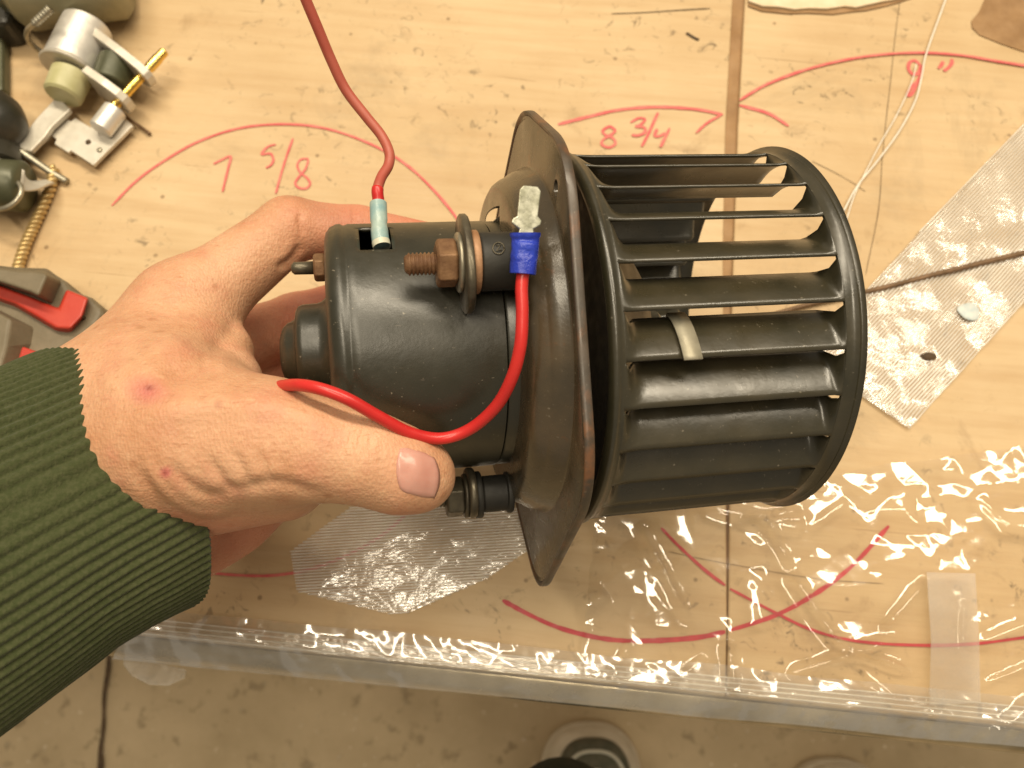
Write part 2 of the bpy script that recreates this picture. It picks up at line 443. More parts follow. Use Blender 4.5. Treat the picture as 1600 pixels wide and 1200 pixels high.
L, G = ext(gl), ext(gr)
board('board', [Vector((-0.7, 0, 0)), *L[::-1], Vector((-0.7, 0.75, 0))], 'kraft_board')
board('board', [*G[::1], Vector((0.9, 0, 0)), Vector((0.9, 0.75, 0))], 'kraft_board_two')
# filler strip sunk in the seam
vf = prism([(p.x - 0.002, p.y) for p in L] + [(p.x + 0.002, p.y) for p in G[::-1]], -0.017, -0.0022)
mobj('filler_strip', *vf, 'filler_brown', bench, smooth=False)
# grey metal nose along the front edge
prof = []
for i in range(13):
    a = math.pi / 2 - math.pi * 0.62 * i / 12
    prof.append((-0.010 * math.cos(a), -0.011 + 0.0105 * math.sin(a)))
prof = [(-0.001, -0.0006)] + prof[1:] + [(-0.009, -0.022), (-0.001, -0.024)]
vv = [(-0.7, y, z) for y, z in prof] + [(0.9, y, z) for y, z in prof]
n_ = len(prof)
ff = [(i, (i + 1) % n_, n_ + (i + 1) % n_, n_ + i) for i in range(n_)] + [tuple(range(n_)), tuple(range(n_, 2 * n_))]
mobj('edge_trim', vv, ff, 'edge_metal', bench, angle=40)
# torn veneer edge near the far side of the right board
top = [(1168, 6), (1190, 14), (1215, 15), (1240, 19), (1262, 17), (1290, 18), (1318, 14), (1335, 16), (1352, 12), (1375, 7), (1398, 3), (1425, -4)]
outl = [B2(x, y) for x, y in top] + [B2(1440, -60), B2(1300, -110), B2(1172, -70)]
board('torn_veneer', outl, 'torn_paper', 0.0022, 0.0017, bench, 0.0002)
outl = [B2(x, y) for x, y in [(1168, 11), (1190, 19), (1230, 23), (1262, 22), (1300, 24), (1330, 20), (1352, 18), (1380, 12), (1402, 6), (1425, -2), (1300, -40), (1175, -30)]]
board('veneer_painted_shadow', outl, 'filler_brown', 0.0008, 0.0003, bench, 0.0001)  # brown strip painted in as the shadow line under the torn edge
outl = [B2(x, y) for x, y in [(1517, 34), (1530, 18), (1542, -10), (1560, -60), (1720, -60), (1720, 110), (1600, 82), (1565, 70), (1530, 56), (1518, 44)]]
board('brown_paper_patch', outl, 'filler_brown', 0.0006, 0.0003, bench, 0.0001)

# red marker drawing: ink ribbons on the boards
def ink(name, pts, w, mat='marker', z=0.0004, n=6):
    q = spline([B2(x, y, 0) for x, y in pts], n)
    fr = frames(q)
    vv, ff = [], []
    for i, (p, t, _, _) in enumerate(fr):
        side = Vector((-t.y, t.x, 0)).normalized()
        ww = w * (0.5 + 0.14 * noise.noise(p * 300) + 0.12 * noise.noise(p * 60))
        if i == 0 or i == len(fr) - 1: ww *= 0.55
        c = Vector((p.x, p.y, z + 0.00018 * i / len(fr)))
        vv += [c - side * ww, c + side * ww]
        if i: ff.append((2 * i - 2, 2 * i - 1, 2 * i + 1, 2 * i))
    return mobj(name, vv, ff, mat, bench, smooth=False)
ink('marker_arc', [(175, 322), (215, 282), (260, 250), (310, 222), (370, 202), (430, 195), (490, 198), (545, 212), (600, 236), (640, 262), (675, 295), (705, 330), (740, 380)], 0.0013)
ink('marker_arc', [(660, 780), (630, 808), (595, 838), (550, 864), (500, 885), (460, 895), (410, 900), (338, 896), (290, 885)], 0.0013)
ink('marker_arc', [(872, 195), (920, 183), (970, 172), (1030, 168), (1090, 172), (1129, 180)], 0.0018)
ink('marker_arc', [(1126, 181), (1105, 193), (1087, 209)], 0.0013, z=0.0006)
ink('marker_arc', [(1155, 165), (1200, 178), (1232, 198)], 0.0018)
ink('marker_arc', [(1155, 158), (1200, 132), (1270, 107), (1350, 90), (1430, 84), (1500, 88), (1560, 98), (1625, 108)], 0.0015, z=0.0008)
ink('marker_arc', [(785, 938), (830, 962), (880, 983), (950, 999), (1020, 1001), (1090, 996), (1133, 987)], 0.0019, 'marker_fresh')
ink('marker_arc', [(1140, 985), (1210, 962), (1270, 930), (1330, 885), (1388, 822)], 0.0017, 'marker_fresh')
ink('marker_arc', [(1033, 825), (1060, 853), (1100, 890), (1133, 915)], 0.0014, 'marker_fresh')
ink('marker_arc', [(1140, 920), (1210, 957), (1270, 985), (1340, 1002), (1430, 1008), (1520, 1006), (1620, 993)], 0.0012, 'marker_fresh', z=0.0006)
z4 = lambda L_: [(150 + x / 2.623, 150 + y / 2.623) for x, y in L_]
z8 = lambda L_: [(820 + x / 2.051, 40 + y / 2.051) for x, y in L_]
ink('marker_numeral', z4([(483, 280), (515, 264), (552, 250), (545, 290), (533, 340), (520, 395)]), 0.0013)
ink('marker_numeral', z4([(738, 200), (705, 210), (680, 240), (715, 238), (728, 262), (718, 285), (698, 297)]), 0.0012)
ink('marker_slash', z4([(808, 175), (785, 240), (760, 320), (738, 402)]), 0.0013)
ink('marker_numeral', z4([(872, 258), (840, 262), (826, 285), (838, 315), (866, 338), (878, 362), (862, 380), (832, 378), (818, 358), (836, 330), (860, 300), (872, 262)]), 0.0012)
ink('marker_numeral', z8([(292, 338), (272, 325), (250, 338), (258, 352), (282, 362), (290, 380), (270, 392), (248, 384), (250, 368), (276, 352), (292, 338)]), 0.0014)
ink('marker_numeral', z8([(338, 312), (365, 298), (385, 302), (372, 318), (356, 325), (382, 328), (384, 344), (362, 354), (342, 352)]), 0.0014)
ink('marker_slash', z8([(427, 280), (412, 312), (395, 350), (374, 390)]), 0.0014)
ink('marker_numeral', z8([(424, 332), (416, 354), (430, 356), (450, 346)]), 0.0014)
ink('marker_numeral', z8([(464, 330), (452, 355), (442, 375), (434, 392)]), 0.0014, z=0.0006)
ink('marker_numeral', z8([(1266, 128), (1250, 114), (1232, 120), (1229, 142), (1244, 158), (1262, 150), (1268, 128), (1266, 160), (1254, 190), (1238, 222), (1226, 224), (1232, 206), (1252, 184)]), 0.0017)
ink('marker_quote', z8([(1340, 116), (1334, 128), (1324, 140)]), 0.0018)
ink('marker_quote', z8([(1368, 108), (1366, 124), (1350, 142), (1340, 146)]), 0.0018)
# hairline cracks in the right board
def crack(pts, w, z=0.00035):
    return ink('surface_crack', pts, w, 'crack_dirt', z, 8)
crack([(1406, 0), (1398, 60), (1392, 120), (1384, 190), (1378, 250), (1372, 330), (1352, 430)], 0.00025)
crack([(1268, 252), (1300, 268), (1330, 285), (1352, 300)], 0.00025)
crack([(1045, 862), (1080, 870), (1120, 878), (1160, 885), (1215, 895), (1290, 906), (1380, 912)], 0.0002)
crack([(955, 22), (1010, 20), (1070, 16), (1110, 14)], 0.0005)
crack([(1072, 52), (1085, 60), (1092, 63)], 0.0016)

exec_marker = None
# ================================================================== THE BLOWER (held in the hand)
TILT, RISE = R(11.0), R(3.6)
ax = Vector((math.cos(TILT) * math.cos(RISE), math.cos(TILT) * math.sin(RISE), -math.sin(TILT)))
zc = Vector((0, 0, 1)); nz = (zc - ax * zc.dot(ax)).normalized(); uy = nz.cross(ax)
LOC = Matrix((ax, uy, nz)).transposed().to_4x4()
LOC.translation = P(842, 533, 0.262)
BW = CM @ LOC
LI = LOC.inverted()
mm = 0.001
def ray(px, py):
    o = LI @ Vector((0, 0, 0)); d = (LI.to_3x3() @ P(px, py, 1.0)); return o, d
def on_s(px, py, s):
    o, d = ray(px, py); t = (s - o.x) / d.x; return o + d * t
def on_w(px, py, w):
    o, d = ray(px, py); t = (w - o.z) / d.z; return o + d * t
def on_cyl(px, py, r):
    o, d = ray(px, py)
    a = d.y ** 2 + d.z ** 2; b = 2 * (o.y * d.y + o.z * d.z); c = o.y ** 2 + o.z ** 2 - r * r
    q = b * b - 4 * a * c
    t = (-b - math.sqrt(max(q, 0))) / (2 * a); return o + d * t

blower = tag(empty('blower_motor', BW), 'black heater blower motor with slatted fan wheel held in the hand', 'blower motor')
RM = 0.039
# --- motor housing (can with rolled left edge and a cable slot)
prof = [(-0.0662, 0.0), (-0.0662, 0.030), (-0.0662, 0.0345), (-0.0657, 0.0365), (-0.0645, 0.0381), (-0.0626, 0.0390), (-0.0614, 0.0391), (-0.0606, 0.0386), (-0.0598, 0.0387), (-0.0592, RM)]
s_ = -0.0576
while s_ < -0.0185:
    prof.append((s_, RM)); s_ += 0.0015
prof += [(-0.0182, RM), (-0.0178, RM - 0.0006)]
segs = 160
vv, ff = lathe(prof, segs)
slot_a, slot_b = on_cyl(567, 391, RM), on_cyl(610, 391, RM)
th0 = math.atan2(slot_a.z, slot_a.y)        # angle measured from +y (up) to +z (near)
keep = []
for f in ff:
    if len(f) == 4:
        c = sum((Vector(vv[i]) for i in f), Vector()) / 4
        th = math.atan2(c.z, c.y)
        if slot_a.x < c.x < slot_b.x and th0 - 0.36 < th < th0: continue
    keep.append(f)
housing = mobj('motor_housing', vv, keep, 'black_gloss_paint', blower, angle=50)
sol = housing.modifiers.new('solid', 'SOLIDIFY'); sol.thickness = 0.0012; sol.offset = -1
# --- right-hand end cover, a shade smaller, with a seam
vf = lathe([(-0.0178, 0.0365), (-0.0176, 0.0384), (-0.0170, 0.0388), (-0.006, 0.0388), (-0.002, 0.0378), (0.000, 0.034)], segs)
mobj('end_cover', *vf, 'black_gloss_paint', blower, angle=50)
# --- bearing cap
vf = lathe([(-0.0667, 0.0175), (-0.0672, 0.0168), (-0.0684, 0.0158), (-0.0697, 0.0153), (-0.0742, 0.0151), (-0.0754, 0.0146), (-0.0762, 0.0134), (-0.0765, 0.0115), (-0.0772, 0.0103), (-0.0790, 0.0096), (-0.0806, 0.0080), (-0.0815, 0.0052), (-0.0819, 0.0)], 64)
mobj('bearing_cap', *vf, 'black_gloss_paint', blower, angle=60)
# --- small wear chips are in the paint; tie-bolt on the left end
def hexnut(s0, s1, cy, cz, rad, rot=0.3, name='nut', mat='rust_steel', parent=blower):
    rings = []
    for s, q in ((s0, 0.86), (s0 + 0.0006, 1.0), (s1 - 0.0006, 1.0), (s1, 0.86)):
        ring = []
        for i in range(6):
            a = rot + i * math.pi / 3
            ring.append(Vector((s, cy + rad * q * math.cos(a), cz + rad * q * math.sin(a))))
        rings.append(ring)
    return bevel(mobj(name, *loft(rings), mat, parent, smooth=False), 0.0003, 2, 20)
def stud(s0, s1, cy, cz, rad, name='threaded_stud', mat='rust_steel', pitch=0.00105, parent=blower):
    prof = [(s0, 0.0), (s0, rad * 0.62), (s0 + 0.0005, rad * 0.82)]
    s = s0 + 0.0008
    while s < s1:
        prof += [(s, rad * 0.83), (s + pitch * 0.35, rad), (s + pitch * 0.55, rad), (s + pitch * 0.9, rad * 0.83)]
        s += pitch
    prof += [(s1 + pitch, rad * 0.8)]
    return mobj(name, *lathe(prof, 32, cx=cy, cy=cz), mat, parent, angle=70)
def disc(s0, s1, cy, cz, rad, name, mat, parent=blower, bev=0.0003, segs=48):
    b = min(bev, (s1 - s0) * 0.4)
    return mobj(name, *lathe([(s0, rad - b), (s0 + b, rad), (s1 - b, rad), (s1, rad - b)], segs, cx=cy, cy=cz), mat, parent, angle=50)
t = on_w(500, 418, 0.008)
nt = hexnut(-0.0699, -0.0662, t.y, t.z, 0.0043, 0.2, 'tie_bolt_nut')
vf = lathe([(-0.0765, 0.0), (-0.0763, 0.0012), (-0.0755, 0.0019), (-0.0697, 0.0020)], 24, cx=t.y, cy=t.z)
mobj('tie_bolt', *vf, 'dark_steel', blower)
t2 = (-t.y * 0.9, -t.z - 0.01)
hexnut(-0.0699, -0.0662, t2[0], t2[1], 0.0043, 0.5, 'tie_bolt_nut')

# --- three rubber-mounted studs round the housing
def mount(cy, cz, dull=False, ds=0.0):
    rb = 0.74 if dull else 1.0
    ang = math.atan2(cz, cy)
    st = stud(-0.0452 + ds, -0.0362 + ds, cy, cz, 0.0030, mat='dark_steel' if dull else 'rust_steel')
    hexnut(-0.0370 + ds, -0.0314 + ds, cy, cz, 0.0066, ang + 0.25, 'nut', 'dark_steel' if dull else 'rust_steel')
    disc(-0.0314 + ds, -0.0302 + ds, cy, cz, 0.0080 * (0.5 + 0.5 * rb), 'washer', 'dark_steel' if dull else 'grey_steel')
    # ear: an oval lug standing off the housing band
    out = []
    for i in range(48):
        a = 2 * math.pi * i / 48
        tt = 0.0138 * (0.72 if dull else 1) * math.copysign(abs(math.cos(a)) ** 0.85, math.cos(a)); rr = 0.0098 * (0.72 if dull else 1) * math.sin(a)
        if rr < 0: rr *= 1.25
        y = cy + rr * math.cos(ang) - tt * math.sin(ang); z = cz + rr * math.sin(ang) + tt * math.cos(ang)
        out.append((y, z))
    rings = [[Vector((s + ds, y * q + cy * (1 - q), z * q + cz * (1 - q))) for y, z in out] for s, q in ((-0.0302, .95), (-0.0297, 1.0), (-0.0284, 1.0), (-0.0279, .96))]
    mobj('mounting_ear', *loft(rings), 'dark_steel', blower, angle=50)
    disc(-0.0279 + ds, -0.0257 + ds, cy, cz, 0.0085 * (0.5 + 0.5 * rb), 'washer', 'black_rubber' if dull else 'rust_light')
    g = mobj('rubber_bushing', *lathe([(a_ + ds * max(0, min(1, (-0.0132 - a_) / 0.010)), b_ * rb) for a_, b_ in [(-0.0257, 0.0070), (-0.0252, 0.0077), (-0.0247, 0.0078), (-0.0160, 0.0078), (-0.0160, 0.0074), (-0.0154, 0.0088), (-0.0142, 0.0090), (-0.0132, 0.0086)]], 48, cx=cy, cy=cz), 'black_rubber', blower, angle=50)
    return g
p1 = on_w(700, 411, 0.0445)
bush = mount(p1.y, p1.z)
p2 = on_w(712, 776, 0.004)
mount(p2.y, p2.z, True, 0.0028)
mount(0.030, -0.040, True)
# embossed ring on the upper bushing
c = on_cyl(793, 383, 0.040)
def on_tube(px, py, cy, cz, r):
    o, d = ray(px, py)
    a = d.y ** 2 + d.z ** 2; b = 2 * ((o.y - cy) * d.y + (o.z - cz) * d.z); c_ = (o.y - cy) ** 2 + (o.z - cz) ** 2 - r * r
    q = b * b - 4 * a * c_
    t_ = (-b - math.sqrt(max(q, 0))) / (2 * a); return o + d * t_
ring = [on_tube(779 + 9 * math.cos(a), 388 + 9 * math.sin(a), p1.y, p1.z, 0.0079) for a in [2 * math.pi * i / 24 for i in range(25)]]
mobj('embossed_ring', *tube(ring, 0.00022, 8), 'dark_steel', bush)
zz = [on_tube(x, y, p1.y, p1.z, 0.0079) for x, y in [(775, 384), (782, 383), (776, 392), (784, 391)]]
mobj('embossed_mark', *tube(zz, 0.0002, 6), 'dark_steel', bush)

# --- mounting plate: rounded hexagon with a stepped dish
hexv = [(0.0742, 0.009), (0.046, 0.058), (-0.042, 0.060), (-0.0850, -0.010), (-0.042, -0.058), (0.044, -0.056)]
def rounded_poly(poly, rad, seg=10):
    out = []
    n = len(poly)
    for i in range(n):
        p0, p1_, p2_ = Vector(poly[i - 1]), Vector(poly[i]), Vector(poly[(i + 1) % n])
        d0 = (p0 - p1_).normalized(); d1 = (p2_ - p1_).normalized()
        half = math.acos(max(-1, min(1, d0.dot(d1)))) / 2
        L_ = rad[i] / math.tan(half)
        a, b = p1_ + d0 * L_, p1_ + d1 * L_
        for j in range(seg + 1):
            t_ = j / seg
            q = (a * (1 - t_) ** 2 + p1_ * (2 * t_ * (1 - t_)) + b * t_ * t_)
            out.append(q)
    return out
def resample(poly, n):
    pts = poly + [poly[0]]
    L_ = [0]
    for a, b in zip(pts, pts[1:]): L_.append(L_[-1] + (b - a).length)
    out = []
    j = 0
    for i in range(n):
        d = L_[-1] * i / n
        while L_[j + 1] < d: j += 1
        t_ = (d - L_[j]) / max(L_[j + 1] - L_[j], 1e-9)
        out.append(pts[j].lerp(pts[j + 1], t_))
    return out
outline = resample(rounded_poly(hexv, [0.026, 0.030, 0.030, 0.017, 0.026, 0.030]), 168)
def plate_ring(s, r, blend):
    """blend 1 = outline scaled by r, 0 = circle of radius r*0.066"""
    ring = []
    for p in outline:
        d = p.normalized() if p.length else p
        # corners of the dish stay round: a soft hexagon
        q = p * r * blend + d * (r * 0.0665) * (1 - blend)
        ring.append(Vector((s, q.x, q.y)))
    return ring
K_ = 0.0665
prof = [(0.0006, 0.985, 1), (0.0006, 0.968, 1), (0.0000, 0.960, 1)] + [(s0_, r0_ / K_, 0) for s0_, r0_ in (
    (0.0000, 0.0553), (-0.0002, 0.0549), (-0.0010, 0.0544), (-0.0034, 0.0535), (-0.0050, 0.0528), (-0.0056, 0.0522), (-0.0062, 0.0518), (-0.0080, 0.0510), (-0.0094, 0.0500), (-0.0102, 0.0486),
    (-0.0105, 0.0470), (-0.0107, 0.0440), (-0.0107, 0.0420), (-0.0108, 0.0390), (-0.0106, 0.030), (-0.0106, 0.020))]
vv, ff = loft([plate_ring(*q) for q in prof], cap=False)
plate = mobj('mounting_plate', vv, ff, 'worn_plate_paint', blower, angle=60)
sol = plate.modifiers.new('solid', 'SOLIDIFY'); sol.thickness = 0.0013; sol.offset = 0
# holes punched through
cut_bm = bmesh.new()
def cutter(y, z, r):
    bmesh.ops.create_cone(cut_bm, cap_ends=True, segments=32, radius1=r, radius2=r, depth=0.05,
                          matrix=Matrix.Translation((0, y, z)) @ Matrix.Rotation(math.pi / 2, 4, 'Y'))
h1 = Vector((0, 0.0385, 0.0470)); cutter(h1.y, h1.z, 0.0022)
h2 = on_s(841, 868, -0.0002); cutter(h2.y, h2.z, 0.0020)
h3 = on_s(779, 346, -0.0138)
o3, d3 = ray(779, 346); d3 = d3.normalized(); mid = h3 + d3 * 0.020 + Vector((0.003, 0, 0))
bmesh.ops.create_cone(cut_bm, cap_ends=True, segments=32, radius1=0.0046, radius2=0.0046, depth=0.05,
                      matrix=Matrix.Translation(mid) @ d3.to_track_quat('Z', 'Y').to_matrix().to_4x4())
cutter(h2.y, -0.052, 0.002); cutter(h1.y, -0.048, 0.002)
cme = bpy.data.meshes.new('cut'); cut_bm.to_mesh(cme); cut_bm.free()
cob = bpy.data.objects.new('cut', cme); COL.objects.link(cob); cob.parent = blower
bo = plate.modifiers.new('holes', 'BOOLEAN'); bo.object = cob; bo.solver = 'EXACT'
dg = bpy.context.evaluated_depsgraph_get()
nm = bpy.data.meshes.new_from_object(plate.evaluated_get(dg))
plate.modifiers.clear(); plate.data = nm
bpy.data.objects.remove(cob)
nm.set_sharp_from_angle(angle=R(55))
plate.location.x = -0.0030
# thick rusty rim round the plate
rim = [plate_ring(s, q, 1) for s, q in ((0.0002, 0.985), (-0.0005, 0.992), (-0.0007, 1.0), (-0.0005, 1.005), (0.0004, 1.007), (0.0016, 1.007), (0.0020, 1.003), (0.0020, 0.975), (0.0010, 0.970))]
mobj('plate_rim', *loft(rim, cap=False), 'rusty_edge', plate, angle=50)
# round backing behind the dish, dark inside
vf = lathe([(-0.0090, 0.026), (-0.0050, 0.034), (-0.0010, 0.036), (0.004, 0.036), (0.005, 0.034), (0.005, 0.0)], 96)
mobj('backing_disc', *vf, 'black_rubber', plate)

# --- fan wheel
RC = 0.0590
S0, S1 = 0.0058, 0.0780
prof = [(S0 - 0.0002, RC - 0.0035), (S0 - 0.0008, RC - 0.0012), (S0 - 0.0002, RC + 0.0003), (S0 + 0.0006, RC + 0.0010), (S0 + 0.0016, RC + 0.0008), (S0 + 0.0021, RC), (S0 + 0.0034, RC), (S0 + 0.0034, RC - 0.0009), (S0 + 0.0012, RC - 0.0010)]
v1 = lathe(prof, 192, closed=True)
SR = S1 - 0.0056
prof = [(SR, RC - 0.0009), (SR, RC), (S1 - 0.0036, RC), (S1 - 0.0029, RC + 0.0004), (S1 - 0.0022, RC + 0.0010), (S1 - 0.0015, RC + 0.0006), (S1 - 0.0011, RC + 0.0007), (S1 - 0.0004, RC + 0.0018), (S1, RC + 0.0012), (S1 + 0.0002, RC - 0.0004), (S1 - 0.0004, RC - 0.0014), (S1 - 0.0016, RC - 0.0012), (S1 - 0.003, RC - 0.0009)]
v2 = lathe(prof, 192, closed=True)
wheel = mobj('fan_wheel', *join(v1, v2), 'black_wheel_paint', blower, angle=60)
NB = 28
B0, B1 = S0 + 0.0032, SR + 0.0002
PITCHA = 2 * math.pi / NB
def blade_mesh():
    nu, nv = 36, 9
    vv, ff = [], []
    def smooth(x): x = max(0, min(1, x)); return x * x * (3 - 2 * x)
    for iu in range(nu + 1):
        u = iu / nu
        # denser rings near the ends
        u = 0.5 - 0.5 * math.cos(math.pi * u) if True else u
        s = B0 + (B1 - B0) * u
        e = min((s - B0) / 0.0065, (B1 - s) / 0.0026)
        k_ = smooth(e)
        flare = smooth(min((s - B0) / 0.003, (B1 - s) / 0.0015))
        for iv in range(nv + 1):
            q = iv / nv                       # 0 outer (trailing) edge, 1 inner edge
            # at the ends: strip lying on the drum
            aw = PITCHA * (0.98 - 0.26 * flare)
            a_end = aw * q
            y0, z0 = RC * math.sin(a_end), RC * math.cos(a_end) - RC
            # louvre: leaves the drum at a shallow angle and curves inward
            L_ = 0.0148 * q
            phi = R(72) - R(44) * q           # angle from the inward radial
            # integrate the curve analytically
            n = 8; yy = zz_ = 0
            for j in range(n):
                p_ = R(61) - R(36) * q * (j + 0.5) / n
                yy += L_ / n * math.sin(p_); zz_ -= L_ / n * math.cos(p_)
            # chamfered inner corners
            y = y0 * (1 - k_) + (yy + 0.0004) * k_
            z = z0 * (1 - k_) + (zz_ - 0.0002) * k_
            vv.append((s, y, z + RC))
    w = nv + 1
    for iu in range(nu):
        for iv in range(nv):
            ff.append((iu * w + iv, iu * w + iv + 1, (iu + 1) * w + iv + 1, (iu + 1) * w + iv))
    return vv, ff
bv, bf = blade_mesh()
blade0 = mobj('blade', bv, bf, 'black_wheel_paint', wheel)
so = blade0.modifiers.new('solid', 'SOLIDIFY'); so.thickness = 0.0008; so.offset = -1
PHASE = R(9.6)
for i in range(NB):
    o = blade0 if i == 0 else blade0.copy()
    if i: COL.objects.link(o); o.parent = wheel
    o.rotation_euler = (i * PITCHA + PHASE, 0, 0)
# back plate of the wheel, dished into the drum, and hub
vf = lathe([(S0 + 0.0004, RC - 0.0010), (S0 + 0.0012, RC - 0.004), (S0 + 0.003, RC - 0.008), (S0 + 0.0034, RC - 0.009)], 128)
mobj('back_rim_gap_shade', vf[0], vf[1][:-2] + vf[1][-1:], 'black_rubber', wheel)  # wheel's outer back with an added disc, black to paint the gap's shade
vf = lathe([(S0 + 0.0034, RC - 0.009), (S0 + 0.009, 0.043), (S0 + 0.018, 0.034), (S0 + 0.024, 0.025), (S0 + 0.0255, 0.019), (S0 + 0.0255, 0.009)], 128)
mobj('back_plate', vf[0], vf[1][:-2], 'hub_metal', wheel)
vf = lathe([(S0 + 0.022, 0.0085), (S0 + 0.034, 0.0085), (S0 + 0.035, 0.0075), (S0 + 0.035, 0.003)], 48)
mobj('hub', *vf, 'clip_zinc', wheel, angle=40)
vf = lathe([(S0 + 0.030, 0.003), (S0 + 0.0405, 0.003), (S0 + 0.041, 0.0024), (S0 + 0.041, 0)], 24)
mobj('motor_shaft', *vf, 'dark_steel', wheel, angle=40)
# balance clip hooked over one blade
def blade_pt(s, q, off, idx):
    best = Vector(bv[(18) * 10 + int(round(q * 9))])
    a0 = Vector(bv[18 * 10 + max(0, int(round(q * 9)) - 1)]); a1 = Vector(bv[18 * 10 + min(9, int(round(q * 9)) + 1)])
    t_ = (a1 - a0); nn = Vector((0, t_.z, -t_.y)).normalized()
    if nn.z < 0: nn = -nn
    p_ = best + nn * off; p_.x = s
    return Matrix.Rotation(idx * PITCHA + PHASE, 3, 'X') @ p_
def clip_at(s0, s1, idx):
    prof = [(1.0, -0.0014), (1.0, 0.0010), (0.78, 0.0012), (0.55, 0.0012), (0.33, 0.0012), (0.11, 0.0012), (0.0, 0.0012)]
    vv = []
    for q, off in prof: vv += [blade_pt(s0, q, off, idx), blade_pt(s1, q, off, idx)]
    e0, e1 = vv[-2], vv[-1]
    dn = (vv[-2] - vv[-4]).normalized() * 0.0012
    vv += [e0 + dn, e1 + dn]
    ff = [(2 * i, 2 * i + 1, 2 * i + 3, 2 * i + 2) for i in range(len(vv) // 2 - 1)]
    o = mobj('balance_clip', vv, ff, 'clip_zinc', wheel, angle=50)
    so = o.modifiers.new('solid', 'SOLIDIFY'); so.thickness = 0.0006; so.offset = 0
    return o
CLIP_IDX = 0
clip_at(on_w(1063, 530, 0.058).x, on_w(1092, 530, 0.058).x, CLIP_IDX)

# --- wires
def world_to_local(p): return BW.inverted() @ p
# upper lead: slot -> pale blue butt splice -> faded red wire leaving the picture at the top
sl = on_cyl(597, 386, RM - 0.002)
top_pts = [sl, on_w(594, 372, sl.z - 0.001), on_w(592, 345, sl.z - 0.003), on_w(591, 318, sl.z - 0.005)]
b = spline(top_pts, 6)
rr = []
for i in range(len(b)):
    q = i / (len(b) - 1)
    rr.append(0.0025 if q > 0.22 else 0.0023)
    if 0.5 < q < 0.62: rr[-1] = 0.0023
splice = mobj('butt_splice', *tube(b, rr, 24), 'butt_blue', blower, angle=50)
nz_ = len(b) // 4
mobj('splice_end', *tube(b[:nz_ + 1], 0.00262, 24), 'butt_end', splice, angle=50)
w0 = sl.z - 0.005
lead = [on_w(591, 330, w0), on_w(591, 312, w0), on_w(590, 296, w0), on_w(596, 277, w0 - 0.002), on_w(607, 258, w0 - 0.004), on_w(608, 238, w0 - 0.005), on_w(596, 212, w0 - 0.006), on_w(572, 182, w0 - 0.006), on_w(540, 140, w0 - 0.005), on_w(518, 95, w0 - 0.002), on_w(497, 45, w0 + 0.002), on_w(476, -5, w0 + 0.006), on_w(450, -70, w0 + 0.012)]
ld = spline(lead, 10)
mobj('lead_wire', *tube(ld, 0.00155, 16), 'wire_red_faded', blower)
mobj('lead_wire', *tube(spline(lead[:4], 10)[:22], 0.00175, 16), 'wire_red', blower)
# lower lead with blue crimp and spade terminal lying across the plate
q0 = [(818, 420, 0.057), (815, 450, 0.057), (816, 490, 0.057), (813, 540, 0.056), (800, 590, 0.052), (775, 635, 0.046), (735, 670, 0.040), (690, 685, 0.038), (640, 676, 0.040), (590, 650, 0.0435), (540, 622, 0.046), (490, 605, 0.044), (450, 602, 0.036), (415, 612, 0.020), (385, 640, 0.004)]
wl = spline([on_w(x, y, w) for x, y, w in q0], 12)
wire2 = mobj('lead_wire', *tube(wl, 0.00165, 18), 'wire_red', blower)
cr = [(817, 428, 0.0570), (818, 415, 0.0572), (819, 402, 0.0573), (820, 390, 0.0575), (821, 378, 0.0575), (821, 364, 0.0578)]
cpts = spline([on_w(*q) for q in cr], 5)
fr = frames(cpts)
rings = []
for i, (p_, t_, n_, b_) in enumerate(fr):
    q = i / (len(fr) - 1)
    wx = 0.00335 + 0.0003 * q + (0.0003 if q > 0.9 else 0)
    wz = 0.0031 - 0.0004 * math.exp(-((q - 0.5) / 0.12) ** 2) - 0.0006 * math.exp(-((q - 0.82) / 0.08) ** 2)
    ring = []
    for j in range(28):
        a = 2 * math.pi * j / 28
        lx = Vector((1, 0, 0)); lx = (lx - t_ * lx.dot(t_)).normalized(); lz = t_.cross(lx)
        wob = 1 + 0.05 * noise.noise(Vector((math.cos(a) * 2, math.sin(a) * 2, q * 6)))
        ring.append(p_ + lx * (wx * wob * math.cos(a)) + lz * (wz * wob * math.sin(a)))
    rings.append(ring)
mobj('crimp_sleeve', *loft(rings), 'crimp_blue', wire2, angle=60)
# spade: neck, shoulders, blade with clipped corners
sp = [(809, 368), (812, 358), (799, 348), (801, 342), (808, 338), (812, 296), (818, 290), (840, 292), (845, 299), (840, 338), (846, 345), (844, 352), (833, 358), (834, 368)]
tp = [on_w(x, y, 0.0586) for x, y in sp]
c_ = sum(tp, Vector()) / len(tp)
vv = [p_ + Vector((0, 0, 0.0004)) for p_ in tp] + [p_ - Vector((0, 0, 0.0004)) for p_ in tp]
n_ = len(tp)
ff = [tuple(range(n_)), tuple(range(n_, 2 * n_))[::-1]] + [(i, (i + 1) % n_, n_ + (i + 1) % n_, n_ + i) for i in range(n_)]
bevel(mobj('spade_terminal', vv, ff, 'spade_tin', wire2, smooth=False), 0.00025, 2)
# ================================================================== THE PERSON: hand, cuff, jacket
def cp(px, py, d):               # camera space in millimetres; d in mm
    return np.array([(px - 800) / F * d, (600 - py) / F * d, -d])
